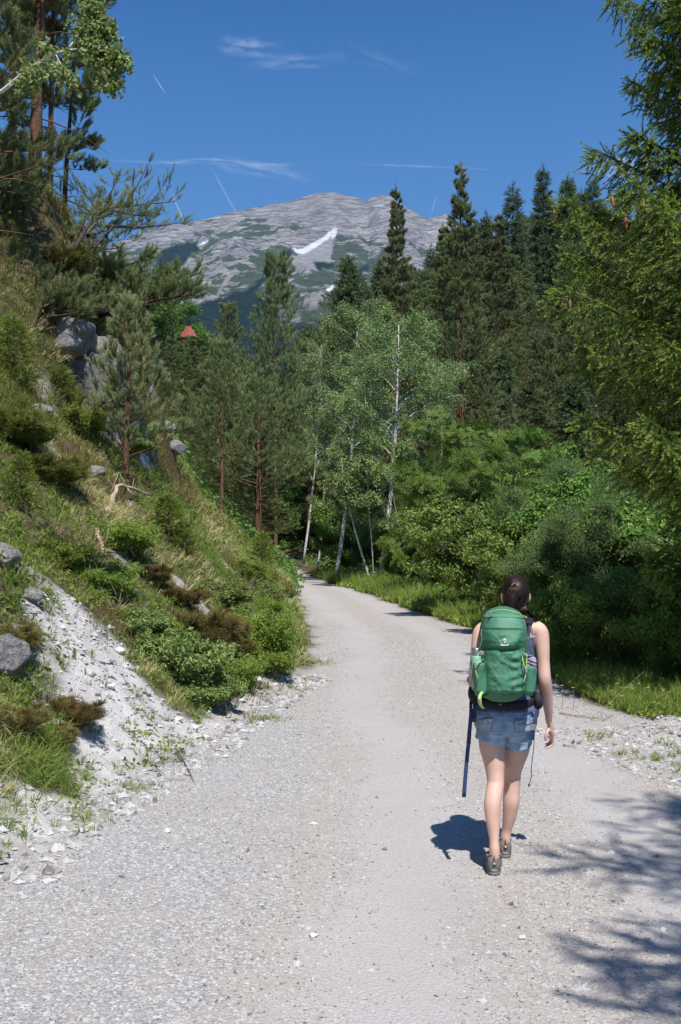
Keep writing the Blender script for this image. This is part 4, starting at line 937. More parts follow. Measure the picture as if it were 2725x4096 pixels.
# single stones one can point at
def rock_mesh(seed, size, squash=.6, det=3, amp=.35, sharp=True):
    rr_ = np.random.default_rng(seed); n = 8 * det; th = np.linspace(.02, math.pi - .02, n)[:, None]; ph = np.linspace(0, 2 * math.pi, 2 * n, endpoint=False)[None]
    D = np.stack([np.sin(th) * np.cos(ph), np.sin(th) * np.sin(ph), np.cos(th) + 0 * ph], -1); q = rr_.uniform(-50, 50, 3)
    rad = 1 + amp * fbm(D[..., 0] * 1.3 + q[0], D[..., 1] * 1.3 + q[1], D[..., 2] * 1.3 + q[2], seed=seed, o=2) + amp * .55 * ridged(D[..., 0] * 2.2 + q[0], D[..., 1] * 2.2, D[..., 2] * 3.2, seed=seed + 2, o=4)
    for k in range(16):
        nn = unit(rr_.normal(size=3)); dd_ = .62 + .3 * rr_.random(); pr = D @ nn * rad; rad = np.where(pr > dd_, rad * dd_ / np.maximum(pr, 1e-3) * .97 + .03 * rad, rad)
    V = D * rad[..., None] * np.array([1, 1, squash]) * size; mb = MB(); mb.loft([v for v in V]); return mb
def rockmat(name, a, b, moss=.0, sc=6):
    m, t = mat(name); co = N(t, 'ShaderNodeTexCoord').outputs['Object']; n = noise(t, sc, 6, .68, co); n2 = noise(t, sc * 5, 4, .7, co); v = voro(t, sc * 1.6, co, 0, 'DISTANCE_TO_EDGE')
    c = mixc(t, ramp(t, n, .32, .68), a, b); c = mixc(t, ramp(t, n2, .5, .72, 0, .6), c, [k * .35 for k in a]); c = mixc(t, ramp(t, v, .0, .06, .45, 0), c, (.03, .03, .03))
    g = N(t, 'ShaderNodeNewGeometry'); sx = N(t, 'ShaderNodeSeparateXYZ'); L(t, g.outputs['Normal'], sx.inputs[0]); mm = N(t, 'ShaderNodeMath', operation='MULTIPLY'); L(t, ramp(t, sx.outputs[2], .35, .9), mm.inputs[0]); L(t, ramp(t, n, .4, .6, 0, moss), mm.inputs[1])
    c = mixc(t, mm.outputs[0], c, (.07, .10, .025)); h = N(t, 'ShaderNodeMath', operation='ADD'); L(t, n, h.inputs[0]); L(t, n2, h.inputs[1]); finish(t, c, .92, h.outputs[0], 1.0, .045, .12); return m
M_RK = rockmat('rock_pale', (.20, .19, .18), (.46, .45, .43), .5); M_RKD = rockmat('rock_dark', (.12, .12, .125), (.42, .41, .40), .3); M_RKM = rockmat('rock_mossy', (.20, .20, .20), (.50, .49, .47), .8, 4)
def rock(u, v, size, seed, label, m_=None, squash=.6, sink=.25, group=None, stretch=None, y=None):
    if y is None: px_, py_, pz_ = pick(u, v)
    else: px_, py_ = (u - 340.5) / FPX * y, y; pz_ = h1(px_, py_)
    o = rock_mesh(seed, size, squash).build('rock' if size > .12 else 'stone', m_ or M_RK, attr=False); o.location = (px_, py_, pz_ + size * squash * (1 - 2 * sink)); o.rotation_euler = (0, 0, seed * 1.3)
    if stretch: o.scale = stretch; o.rotation_euler = (0, 0, 0)
    tag(o, label, 'rock' if size > .12 else 'stone', group); return o
M_RKW = simple('stone_white', (.56, .55, .53), .9, .1, 0, 60, .2, .3, .003)
rock(88, 0, .85, 1, 'big dark limestone outcrop with light faces below the leaning mountain pine', M_RKD, 1.0, .12, stretch=(1.0, .7, 1.0), y=18.4)
rock(106, 0, .5, 2, 'pale rock face at the lower right corner of the dark outcrop', M_RK, .9, .2, y=18.5)
rock(66, 0, .5, 3, 'broken grey rock at the left end of the dark outcrop', M_RKM, .9, .1, y=17.9)
rock(4, 562, .17, 4, 'pale grey rock ledge at the left edge above the scree chute', M_RK, .75, .3)
rock(30, 600, .10, 5, 'rounded light rock knob at the head of the scree chute', M_RK, .8, .25)
rock(4, 672, .20, 6, 'dark blue-grey rock in the shade at the left edge beside the chute', M_RKD, 1.1, .3)
rock(16, 640, .11, 7, 'mossy rock above the dark rock at the left edge', M_RKM, .8, .3)
for i, (u, v, s_, lb) in enumerate([(168, 432, .30, 'grey rock rib high on the bank above the young pine'), (174, 448, .38, 'second rock of the rib, below the grey one'), (186, 468, .3, 'lowest white rock of the rib near the bank crest'), (40, 415, .2, 'grey rock showing through the grass near the left edge'),
                                    (48, 432, .16, 'small grey rock slab below the other one near the left edge'), (128, 505, .12, 'bluish stone at the foot of the young pine'), (95, 475, .15, 'half buried bluish rock in the grass left of the young pine')]):
    rock(u, v, s_, 20 + i, lb, M_RK if i % 2 else M_RKM, .7, .48)
rock(421, 593, .3, 40, 'brownish boulder in the verge grass beyond the hiker', M_RKM, .75, .25, y=34)
rock(476, 562, .9, 41, 'pale boulder glimpsed between the shrubs right of the rowan', M_RK, .9, .1, y=38)
rock(545, 580, .7, 42, 'pale boulder behind the shrubs right of the hiker', M_RK, .7, .1, y=22)
for i, (u, v, s_, lb) in enumerate([(298, 967, .024, 'small pale stone alone near the bottom centre of the road'), (313, 938, .022, 'light stone on the road above the lowest one'), (167, 833, .028, 'pale stone at the left of the road below the scree'), (522, 940, .02, 'light stone at the edge of the branch shadow'),
        (602, 735, .032, 'round brownish stone at the right edge of the road'), (242, 703, .05, 'white stone at the right foot of the bushes'), (210, 690, .045, 'white stone below the hollow in the bank'), (258, 683, .07, 'larger pale stone at the corner of the scree'),
        (120, 655, .06, 'flat pale stone on the upper scree chute'), (178, 722, .05, 'angular stone in the middle of the scree fan'), (110, 690, .05, 'broken stone left on the scree chute'), (640, 712, .06, 'pale stone on the spoil heap at the right')]):
    rock(u, v, s_, 60 + i, lb, simple('stone_brown', (.30, .22, .16), .9, .1) if i == 4 else M_RKW, .65, .2)

# ------------------------------------------------------------------ bushes: one of each kind, then copies
def bush_wl(seed, H, Lb, proto, size, stems=6, nb=7, ntw=12, ns=4, spread=.7, hang=.1, up=.3, sub=3): return broad(seed, H, stems, .022, .12, spread, .7, .2, nb, Lb, proto, size, ntw=ntw, ns=ns, twl=.5, up=up, hang=hang, curve_stem=.12, sub=sub, wsz=.004)
def firstb(name, cat, wl, mw, ml, u, v, label, sc=1.0, y=None):
    if y is None: p = pick(u, v)
    else: p = ground(u, y, 0)
    return plant(name, label, cat, wl, mw, ml, (p[0], p[1], p[2] - .05), 0, None, sc, 'foliage', 'stem')
def cp(src, u, v, label, sc=1.0, rz=None, y=None, group=None, dz=0, sq=1.0):
    if y is None: p = pick(u, v)
    else: p = ground(u, y, 0)
    return copy_tree(src, (p[0], p[1], p[2] - .05 + dz), (u * 1.7 + v) if rz is None else rz, (sc, sc, sc * sq), label, group)
# bushes at the right of the road
bH = firstb('shrub', 'shrub', bush_wl(301, 2.6, 1.2, 'beech', 1.0, 7, 7, 12, 4), M_GBARK, M_BEE, 560, 0, 'leafy mid green shrub directly behind the hiker\'s head', .9, y=20)
bW = firstb('willow_shrub', 'shrub', bush_wl(302, 3.0, 1.2, 'willow', 1.1, 8, 8, 14, 4, .6), M_GBARK, M_WIL, 582, 0, 'grey-green willow shrub behind the hiker\'s right shoulder', .9, y=18.5)
bS = firstb('shrub', 'shrub', bush_wl(303, 1.6, .8, 'small', 1.15, 8, 7, 12, 4, .8), M_GBARK, M_BEE, 640, 0, 'low dark-leaved shrub at the verge under the near spruce', .8, y=13.6)
for u, y, sc, src, lb in [(505, 26, .7, bH, 'bright green shrub just left of the hiker beyond the verge'), (532, 23, .7, bW, 'pale willow shrub seen just left of the hiker\'s head'), (572, 20.5, .85, bH, 'fresh green shrub with arching twigs right of the hiker\'s head'),
                          (598, 20, 1.0, bH, 'dense shrub right of the hiker under the spruce tips'), (648, 19.5, 1.15, bW, 'tall willow shrub near the right edge under the spruce'), (690, 19, 1.3, bH, 'shrub cut by the right edge behind the verge'),
                          (600, 14.6, .8, bS, 'small round shrub at the back of the verge right of the hiker'), (665, 13.2, .8, bS, 'leafy low shrub near the right edge of the verge'), (715, 12.6, .9, bS, 'low shrub at the right edge in the spruce shade'), (632, 14.4, .85, bS, 'shaded bush between the verge and the spruce'),
                          (470, 32, .5, bH, 'green shrub beside the brownish boulder'), (442, 36, .6, bS, 'small shrub left of the brownish boulder at the verge')]:
    cp(src, u, 0, lb, sc, y=y)
rs = np.random.default_rng(77)
for y, us, sc, lb in [(22.5, range(540, 720, 34), 1.15, 'shrub in the front thicket row'), (27, range(505, 720, 32), 1.35, 'shrub in the middle thicket row'), (34, range(530, 720, 34), 1.7, 'tall shrub in the back thicket row'), (44, range(500, 720, 40), 2.2, 'bushy young tree at the foot of the wood')]:
    for u in us:
        src = [bH, bW, bH][rs.integers(3)]; uu = u + rs.uniform(-9, 9); cp(src, uu, 0, lab_at(lb, uu), sc * rs.uniform(.85, 1.15), y=y + rs.uniform(-1.5, 1.5), group='thicket right of the road')
for u_ in range(252, 440, 21): cp(bH, u_, 0, lab_at('dense greenery closing the view past the bend', u_), 2.1 + .3 * rs.random(), y=88 + rs.uniform(-3, 5), group='greenery past the bend')
for u_ in (352, 372, 392, 412, 436): cp([bH, bW][u_ % 3 == 0], u_, 0, lab_at('shaded bush behind the birches', u_), 1.5 + .3 * rs.random(), y=60 + rs.uniform(-4, 4), group='bushes behind the birches')
# young yellow-green spruces
ySm = leafmat('needles_young_spruce', (.09, .14, .025), (.19, .25, .04), (.30, .34, .06), .25)
wl = conifer(311, 1.5, .03, .05, lambda t: .62 * (1 - t) ** .8 + .05, lambda t: .1 + .4 * t, .2, .11, 6, 'spruce_near', 1.0, ntw=12, ns=3, twl=.4, up=.2, droop=.2, clump=.6)
ySp = firstb('young_spruce', 'young spruce', wl, M_BARK, ySm, 460, 0, 'bushy yellow-green young spruce beyond the verge left of the hiker', 1.0, y=30)
cp(ySp, 482, 0, 'smaller yellow-green spruce sapling beside the bushy one', .75, y=28)
cp(ySp, 60, 398, 'bright yellow-green sapling on the bank below the rock outcrop', .6, sq=.6); cp(ySp, 168, 545, 'low spruce sapling half way down the grassy bank', .72, sq=.7); cp(ySp, 182, 560, 'small spruce sapling just below the other on the bank', .5, sq=.8)
cp(ySp, 262, 540, 'spruce sapling near the bank crest beside the wood', .9, y=26); cp(ySp, 12, 262, 'pale yellow-green sapling high at the left edge', .8, y=15.5, sq=.9); cp(ySp, 20, 505, 'little spruce seedling in the grass at the left edge', .4)
# bushes on the left bank
M_BAN = leafmat('leaves_bank_bush', (.14, .21, .05), (.30, .38, .12), (.38, .42, .16), .35)
bB = firstb('bush', 'bush', bush_wl(321, .55, .34, 'herb', .95, 12, 5, 9, 3, .9, sub=2), M_GBARK, M_BAN, 172, 668, 'yellow-green bush hanging over the scree edge left of the hollow', 1.0)
bG = firstb('bush', 'bush', bush_wl(322, .6, .36, 'small', .9, 12, 5, 9, 3, .9, sub=2), M_GBARK, M_HER, 250, 650, 'fresh green bush on the lower bank right of the hollow', 1.0)
bE = firstb('heather_bush', 'heather', bush_wl(323, .5, .3, 'heather', .8, 16, 7, 16, 4, .95, sub=3), M_BARK, M_HEA, 205, 640, 'orange-brown heather bush above the dark hollow', 1.0)
M_MOS = leafmat('heath_moss', (.12, .16, .03), (.24, .27, .06), (.30, .30, .08), .2)
bM = firstb('heath_bush', 'bush', bush_wl(324, .6, .42, 'heather', .9, 16, 7, 18, 4, .95, sub=3), M_BARK, M_MOS, 60, 272, 'olive green heath cushion highest on the mound at the upper left', .9)
r = np.random.default_rng(44); n = 30000; y = r.uniform(13.5, 30, n); x = xf(y) - r.uniform(2.6, 7.5, n); z = height(x, y); U_, V_ = proj(x, y, z)
k = ~((U_ > 56) & (U_ < 118) & (V_ > 312) & (V_ < 388)) & (fbm(x * 1.1, y * 1.1, seed=45, o=2) > -.25) & (U_ > -60) & (U_ < 130) & (V_ < 430); x, y = x[k], y[k]; lump = .25 * np.maximum(0, fbm(x * 1.6, y * 1.6, seed=46, o=2))
mb = MB(); tn = np.clip(.45 + 1.0 * fbm(x * .8, y * .8, seed=47, o=2), .05, .95); mb.inst(PR['heather'], np.stack([x, y, height(x, y) - .03 + lump * r.random(len(x))], -1), np.stack([.25 + r.normal(0, .35, len(x)), r.normal(-.2, .35, len(x)), np.ones(len(x))], -1), r.uniform(1.1, 2.0, len(x)), tn, r)
tag(mb.build('heath', M_MOS), 'olive green heath and moss cushions covering the mound at the upper left', 'heath', kind='stuff')
for i, (src, u, v, sc, lb) in enumerate([(bB, 165, 655, 1.2, 'light bush left of the heather at the scree edge'), (bB, 200, 695, 1.1, 'bush hanging lowest over the scree beside the hollow'), (bB, 140, 628, 1.0, 'bush at the upper rim of the scree'), (bG, 235, 680, 1.0, 'round green bush right of the hollow above the stones'), (bG, 262, 668, 1.15, 'leafy bush at the lower right corner of the bank'),
        (bG, 276, 642, .9, 'bush touching the road edge on the bend'), (bG, 262, 612, 1.0, 'green bush above the bend on the road side of the bank'), (bB, 262, 600, 1.2, 'pale green bush below the bank crest near the bend'), (bE, 175, 600, .9, 'large rusty heather bush in the middle of the bank'), (bE, 150, 575, .8, 'heather bush above the large rusty one'), (bE, 222, 655, .9, 'rusty heather on the right lip of the hollow'),
        (bE, 70, 715, .8, 'heather clump with reddish tips above the grass tussock'), (bE, 58, 735, .6, 'small heather clump on the stones right of the tussock'), (bE, 14, 640, .9, 'heather clump at the left edge above the dark rock'), (bE, -4, 722, .8, 'dark heather clump at the left edge beside the tussock'), (bG, 100, 585, 1.0, 'leafy bush right of the head of the chute'), (bG, 60, 560, .9, 'bush on the bank above the rock knob'),
        (bB, 215, 600, 1.3, 'light green bush in the middle right of the bank'), (bG, 240, 575, 1.3, 'bush in the upper right part of the bank'), (bG, 252, 578, 1.1, 'bush at the crest of the bank above the bend'), (bB, 238, 625, 1.2, 'pale leafy bush between heather and bend'), (bG, 120, 545, 1.2, 'bush below the fallen bleached branch'), (bM, 45, 480, 1.2, 'pale bush high on the bank near the left edge'),
        (bG, 75, 430, 1.4, 'bush on the slope below the outcrop'), (bB, 130, 450, 1.4, 'bush left beside the young pine stem'), (bM, 10, 440, 1.4, 'grassy bush at the left edge below the outcrop')]):
    cp(src, u, v, lb, sc * .72, sq=.75)
# grass tussocks that stand out
def tussock(u, v, n, h, label, seed, m_=M_GRS, lean=.25, rad=.16, pn='grass_b'):
    p = pick(u, v); r_ = np.random.default_rng(seed); mb = MB(); q = r_.normal(0, rad, (n, 2)); z = height(p[0] + q[:, 0], p[1] + q[:, 1]) - p[2]
    mb.inst(PR[pn], np.stack([q[:, 0], q[:, 1], z - .02], -1), np.stack([q[:, 0] * 3 + lean, q[:, 1] * 3 - .2, np.ones(n)], -1), h, .6, r_); o = mb.build('grass_tussock', m_); o.location = p; tag(o, label, 'grass tussock')
tussock(26, 765, 120, .66, 'big bright green grass tussock hanging over the stones at lower left', 1, rad=.17); tussock(44, 745, 50, .5, 'smaller tussock right behind the big one at lower left', 2, rad=.1)
tussock(308, 662, 60, .6, 'soft grass tussock on the road edge at the bend', 3, rad=.2, pn='grass'); tussock(270, 720, 30, .5, 'thin grass tuft on the stones beside the bend', 4, rad=.10, pn='grass'); tussock(92, 815, 22, .4, 'thin grass tuft on the gravel at lower left', 5, rad=.1, pn='grass'); tussock(135, 790, 22, .45, 'wispy tuft at the foot of the scree', 6, rad=.09, pn='grass')
tussock(655, 760, 14, .5, 'dark tuft on the apron near the right edge', 7, rad=.08, pn='grass'); tussock(628, 755, 10, .5, 'small tuft left of the dark one on the apron', 8, rad=.06, pn='grass'); tussock(85, 560, 60, 1.0, 'dry straw-coloured tussock in the middle of the bank', 9, lean=.6, rad=.3, pn='straw'); tussock(120, 520, 50, 1.0, 'second dry tussock near the young pine', 10, lean=.6, rad=.3, pn='straw')
# bleached fallen branch and dead curved branch
def branch(pts, r0, label, m_, name='fallen_branch'):
    base = np.array(pts[0]); mb = MB(); P = along(np.array(pts) - base, np.linspace(0, 1, 14)); rr_ = np.random.default_rng(len(label)); P = P + rr_.normal(0, r0 * .35, P.shape); mb.tube(P, np.linspace(r0, r0 * .35, 14), 7)
    for k in range(5): b = along(P, rr_.uniform(.3, .95)); mb.tube(np.stack([b, b + rr_.normal(0, .12, 3), b + rr_.normal(0, .2, 3)]), [r0 * .35, r0 * .2, r0 * .08], 4)
    o = mb.build(name, m_, attr=False); o.location = base; tag(o, label, 'branch')
def up(u, v, dz=.08): p = pick(u, v); return (p[0], p[1], p[2] + dz)
M_DEAD = simple('dead_wood', (.42, .33, .24), .85, .1, 0, 20, .25, .5, .01)
branch([up(108, 520), up(112, 508, .15), up(118, 501, .22), up(134, 505, .2), up(152, 507, .15)], .045, 'bleached bent branch lying at the foot of the young pine', M_DEAD)
branch([up(198, 508, .1), up(207, 512, .1), up(214, 508, .2), up(224, 500, .5), up(240, 496, .9)], .05, 'dark curved dead branch near the crest of the bank', M_BARK)
branch([up(96, 535, .05), up(102, 552, .06), up(104, 560, .04)], .03, 'short broken stick in the grass below the bleached branch', M_DEAD)
branch([up(176, 752, .03), up(186, 768, .02), up(194, 784, .02)], .006, 'thin dark twig lying on the scree fan', M_BARK)
branch([up(560, 715, .02), up(590, 720, .02), up(602, 722, .03), up(614, 717, .02)], .010, 'thin root lying across the gravel right of the hiker', M_DEAD)
# flowers in the verge
M_YEL = simple('petal_yellow', (.80, .55, .02), .6); M_PUR = simple('petal_purple', (.45, .12, .5), .6); M_STEM = simple('flower_stem', (.08, .16, .03), .7)
def flower(u, v, y, mt, label, h=.22, rad=.017, group=None):
    a = at(u, v, y); gz = h1(a[0], a[1]); hh = min(.30, max(.08, a[2] - gz)); t = thing('wildflower', label, 'flower', (a[0], a[1], gz), 0, group); s_ = MB(); s_.tube([[0, 0, 0], [.01, 0, hh * .5], [0, 0, hh]], .0025, 5); s_.build('stem', M_STEM, t, attr=False)
    p = MB()
    for ring, (n_, rr_, zz) in enumerate([(12, 1.0, 0), (9, .65, .004)]):
        for k in range(n_):
            q = k * 6.283 / n_ + ring * .3; d = np.array([math.cos(q), math.sin(q), .35]); w = np.array([-math.sin(q), math.cos(q), 0]) * rad * .25; c = np.array([0, 0, hh + zz]); p.raw([c, c + d * rad * rr_ * .6 + w, c + d * rad * rr_, c + d * rad * rr_ * .6 - w], np.array([[0, 1, 2, 3]]), smooth=False)
    p.build('petals', mt, t, attr=False)
for u, v, y, lb in [(562, 686, 11.3, 'yellow dandelion nearest the hiker in the right verge'), (573, 688, 11.3, 'yellow dandelion just right of the nearest one'), (617, 684, 11.4, 'yellow flower in the middle of the right verge'), (648, 688, 11.2, 'orange-yellow flower toward the right edge of the verge'), (638, 684, 11.6, 'pale yellow flower left of the orange-yellow one'), (608, 679, 11.8, 'tiny yellow flower at the back of the verge')]: flower(u, v, y, M_YEL, lb, rad=.022)
flower(628, 688, 11.2, M_PUR, 'small purple flower between the yellow ones', rad=.018); flower(607, 685, 11.5, M_PUR, 'tiny purple flower at the back of the verge', rad=.013)
for u, v, y, lb in [(462, 608, 24, 'yellow flower in the verge left of the hiker'), (445, 600, 27, 'small yellow flower near the boulder')]: flower(u, v, y, M_YEL, lb, rad=.03)
M_WHT = leafmat('petals_white', (.6, .62, .6), (.75, .76, .74), (.8, .8, .78), .3)
r = np.random.default_rng(90); mb = MB(); y = r.uniform(10.5, 30, 420); x = xr(y) + r.uniform(.2, 1.6, 420) * (1 + y * .02); k = vn(x * .9, y * .5, seed=4) > .1; x, y = x[k], y[k]; mb.inst(PR['flower'], np.stack([x, y, height(x, y) + r.uniform(.12, .34, len(x))], -1), r.normal(0, .3, (len(x), 3)) + [0, 0, 1], np.clip(y / 14, .8, 1.6), .5, r)
tag(mb.build('white_flowers', M_WHT), 'tiny white flowers sprinkled through the right verge', 'flowers', kind='stuff')
# leafy twigs fallen on the scree
for u, v, lb in [(130, 735, 'leafy green twig lying on the upper scree'), (150, 752, 'leafy twig on the scree just above the dark twig'), (165, 745, 'small leafy sprig right on the scree fan')]:
    p = pick(u, v); mb = MB(); r_ = np.random.default_rng(u); k = 5; q = np.stack([np.linspace(0, .22, k), np.linspace(0, -.12, k), .03 + 0 * np.linspace(0, 1, k)], -1); mb.tube(np.vstack([q[0] - [.04, 0, .02], q]), .003, 4, tint=.2); mb.inst(PR['herb'], q, np.tile([.8, -.3, .3], (k, 1)), .65, .5, r_); o = mb.build('leafy_twig', M_HER); o.location = p; tag(o, lb, 'twig')
# ------------------------------------------------------------------ the hiker
def c7(cx_, cy_, D): return at((1750 + cx_ / 2.6133) / 4 + .35, (2250 + cy_ / 2.6133) / 4, D)
def c8(cx_, cy_, D): return at((1750 + cx_ / 2.6133) / 4 + .35, (2850 + cy_ / 2.6133) / 4, D)
PB = np.array([.95, 5.80, h1(.95, 5.8)])
def ring(c, rx, ry, n=24, k=2.0, rot=0.0, tilt=None):
    a = np.linspace(0, 2 * math.pi, n, endpoint=False); ca, sa = np.cos(a), np.sin(a)
    x = np.sign(ca) * np.abs(ca) ** (2 / k) * rx; y = np.sign(sa) * np.abs(sa) ** (2 / k) * ry
    p = np.stack([x * math.cos(rot) - y * math.sin(rot), x * math.sin(rot) + y * math.cos(rot), 0 * x], -1)
    if tilt is not None:
        d = unit(np.asarray(tilt, float)); xx = unit(np.cross([0, 1., 0], d) if abs(d[1]) < .95 else np.array([1., 0, 0])); yy = np.cross(d, xx); p = p[:, :1] * xx + p[:, 1:2] * yy
    return np.asarray(c) + p
def limb(mb, pts, rads, ends=(True, True), n=20, base=PB, sub=5):
    """tapered limb through joints; rads are (across, fore-aft)"""
    P = np.array(pts, float) - base; R_ = np.array([(r if isinstance(r, tuple) else (r, r)) for r in rads], float); m_ = len(P); t = np.linspace(0, m_ - 1, (m_ - 1) * sub + 1)
    def cr(A):
        out = []
        for q in t:
            i = min(int(q), m_ - 2); f = q - i; p0 = A[max(i - 1, 0)]; p1 = A[i]; p2 = A[i + 1]; p3 = A[min(i + 2, m_ - 1)]
            out.append(.5 * ((2 * p1) + (p2 - p0) * f + (2 * p0 - 5 * p1 + 4 * p2 - p3) * f * f + (3 * p1 - p0 - 3 * p2 + p3) * f ** 3))
        return np.array(out)
    Q, RR = cr(P), cr(R_); d = np.gradient(Q, axis=0); rings = []
    if ends[0]:
        for s in (.25, .7): rings.append(ring(Q[0] - unit(d[0]) * RR[0].mean() * (1 - s) * .7, RR[0][0] * math.sin(s * 1.57), RR[0][1] * math.sin(s * 1.57), n, tilt=d[0]))
    for q, r_, dd_ in zip(Q, RR, d): rings.append(ring(q, r_[0], r_[1], n, tilt=dd_))
    if ends[1]:
        for s in (.7, .25): rings.append(ring(Q[-1] + unit(d[-1]) * RR[-1].mean() * (1 - s) * .7, RR[-1][0] * math.sin(s * 1.57), RR[-1][1] * math.sin(s * 1.57), n, tilt=d[-1]))
    mb.loft(rings)
def skinmat():
    m, t = mat('skin'); co = N(t, 'ShaderNodeTexCoord').outputs['Object']; n = noise(t, 9, 3, .5, co); n2 = noise(t, 160, 3, .6, co)
    c = mixc(t, ramp(t, n, .3, .7), (.57, .355, .27), (.70, .47, .38)); p = finish(t, c, .55, n2, .12, .002, .28); p.inputs['Subsurface Weight'].default_value = .12; p.inputs['Subsurface Radius'].default_value = (.02, .008, .004); p.inputs['Subsurface Scale'].default_value = .5; return m
M_SKIN = skinmat()
bd = MB()
# torso
tx = lambda cx_, D=5.8: c7(cx_, 900, D)[0] - PB[0]
def tor(cx_, z, w, dpt, y=5.84): return (tx(cx_, y), y - PB[1], z - 0), w, dpt
rings = []
for cx_, z, w, dpt, y in [(690, .75, .07, .05, 5.84), (690, .78, .11, .075, 5.84), (690, .83, .145, .095, 5.84), (690, .90, .145, .095, 5.85), (695, .97, .132, .088, 5.86), (705, 1.04, .125, .086, 5.87), (718, 1.12, .128, .090, 5.87), (732, 1.20, .138, .098, 5.87), (745, 1.28, .146, .100, 5.865), (757, 1.34, .150, .092, 5.86), (762, 1.385, .150, .078, 5.86), (766, 1.415, .115, .066, 5.86), (770, 1.44, .07, .055, 5.865)]:
    rings.append(ring((tx(cx_, y), y - PB[1], z), w, dpt, 32, 2.3))
bd.loft(rings)
n0 = c7(772, 560, 5.865); hd = c7(812, 330, 5.87)
limb(bd, [n0 - [0, 0, .05], n0 + [0, 0, .04], c7(800, 430, 5.885), hd - [0, -.02, .04]], [(.062, .06), (.052, .055), (.050, .055), (.055, .06)])
# head: skull, jaw, nose, ears
def ellip(mb, c, r, n=18, base=PB, warp=None):
    c = np.asarray(c) - base; rr = []
    for th in np.linspace(.12, math.pi - .12, n):
        a = np.linspace(0, 2 * math.pi, 24, endpoint=False); rr.append(c + np.stack([np.sin(th) * np.cos(a) * r[0], np.sin(th) * np.sin(a) * r[1], np.cos(th) + 0 * a * r[2]], -1) * [1, 1, r[2]])
    mb.loft(rr)
ellip(bd, hd + [0, -.005, .012], (.072, .090, .095)); ellip(bd, hd + [.004, .035, -.045], (.055, .058, .072)); ellip(bd, hd + [.006, .072, -.085], (.026, .022, .022))
ellip(bd, hd + [.006, .098, -.022], (.012, .020, .024), 10); ellip(bd, hd + [.006, .086, -.062], (.024, .014, .011), 10)
ellip(bd, hd + [.079, .0, -.018], (.009, .019, .032), 10); ellip(bd, hd + [-.077, .0, -.018], (.009, .019, .032), 10)
# right arm (free, hanging)
RA = [c7(1015, 690, 5.85), c7(1070, 740, 5.84), c7(1092, 900, 5.83), c7(1102, 1050, 5.82), c7(1113, 1200, 5.81), c7(1122, 1290, 5.83), c7(1140, 1420, 5.87), c7(1156, 1560, 5.91), c7(1160, 1660, 5.94)]
limb(bd, RA, [(.050, .052), (.049, .050), (.042, .046), (.037, .042), (.038, .040), (.040, .040), (.034, .035), (.025, .028), (.019, .026)])
# left arm, forearm forward
LA = [c7(520, 690, 5.85), c7(452, 740, 5.84), c7(422, 900, 5.83), c7(402, 1060, 5.83), c7(388, 1190, 5.85), c7(382, 1260, 5.89), c7(388, 1330, 5.98), c7(400, 1370, 6.06)]
limb(bd, LA, [(.050, .052), (.049, .050), (.042, .046), (.037, .042), (.038, .040), (.037, .038), (.030, .032), (.021, .025)])
# legs
limb(bd, [c8(600, 110, 5.84), c8(566, 300, 5.84), c8(586, 500, 5.83), c8(600, 660, 5.815), c8(602, 760, 5.80), c8(580, 880, 5.755), c8(570, 980, 5.735), c8(578, 1150, 5.72), c8(588, 1330, 5.71), c8(592, 1440, 5.705), c8(592, 1560, 5.72)],
     [(.070, .072), (.078, .082), (.063, .070), (.051, .058), (.049, .055), (.048, .054), (.0475, .053), (.040, .044), (.028, .034), (.030, .040), (.030, .045)], n=24)
limb(bd, [c8(795, 110, 5.85), c8(830, 320, 5.87), c8(800, 500, 5.92), c8(782, 620, 5.955), c8(778, 710, 5.965), c8(770, 820, 5.965), c8(766, 930, 5.965), c8(748, 1080, 5.98), c8(722, 1220, 6.0), c8(708, 1300, 6.01), c8(704, 1400, 6.03)],
     [(.070, .072), (.076, .080), (.062, .068), (.050, .056), (.048, .054), (.048, .053), (.049, .052), (.041, .044), (.029, .034), (.030, .040), (.030, .045)], n=24)
# hands: palm, four fingers of unequal length, thumb from the side of the palm
def chain(mb, pts, r0, r1, n=10): P = np.array(pts); limb(mb, list(P), [(r0 + (r1 - r0) * i / (len(P) - 1),) * 2 for i in range(len(P))], n=n, sub=3)
w = RA[-1]; pc = c8(1176, 175, 5.965); kn = c8(1186, 238, 5.985)
limb(bd, [w, (w + pc) / 2 + [.004, 0, 0], pc, kn], [(.019, .026), (.017, .034), (.016, .041), (.013, .038)], n=16)
for off, l_, r_, lat in [(-.028, .060, .0085, .004), (-.009, .068, .0088, 0), (.010, .064, .0086, 0), (.027, .052, .0076, -.002)]:   # y offset across the palm
    k = kn + np.array([lat, off, -.004]); q = l_ / .068
    chain(bd, [k, k + np.array([.004, .002, -.026]) * q, k + np.array([.000, .006, -.052]) * q, k + np.array([-.020, .006, -.068]) * q, k + np.array([-.038, .004, -.072]) * q], r_, r_ * .78)
tb = pc + np.array([-.010, -.026, .010]); chain(bd, [tb, tb + [-.018, -.012, -.022], tb + [-.026, -.012, -.048], tb + [-.024, -.006, -.068]], .0115, .0085)
w = LA[-1]; pc2 = w + np.array([.012, .045, -.012]); kn2 = w + np.array([.018, .08, -.022])
limb(bd, [w, pc2, kn2], [(.021, .022), (.036, .016), (.034, .014)], n=16)
for lat, q in [(-.027, .85), (-.009, 1), (.010, .96), (.027, .8)]:
    k = kn2 + np.array([lat, 0, 0]); chain(bd, [k, k + np.array([0, .028, -.006]) * q, k + np.array([0, .034, -.034]) * q, k + np.array([0, .010, -.044]) * q], .0086, .007)
tb = pc2 + np.array([.026, -.01, -.004]); chain(bd, [tb, tb + [.014, .018, -.016], tb + [.006, .036, -.03]], .011, .0085)
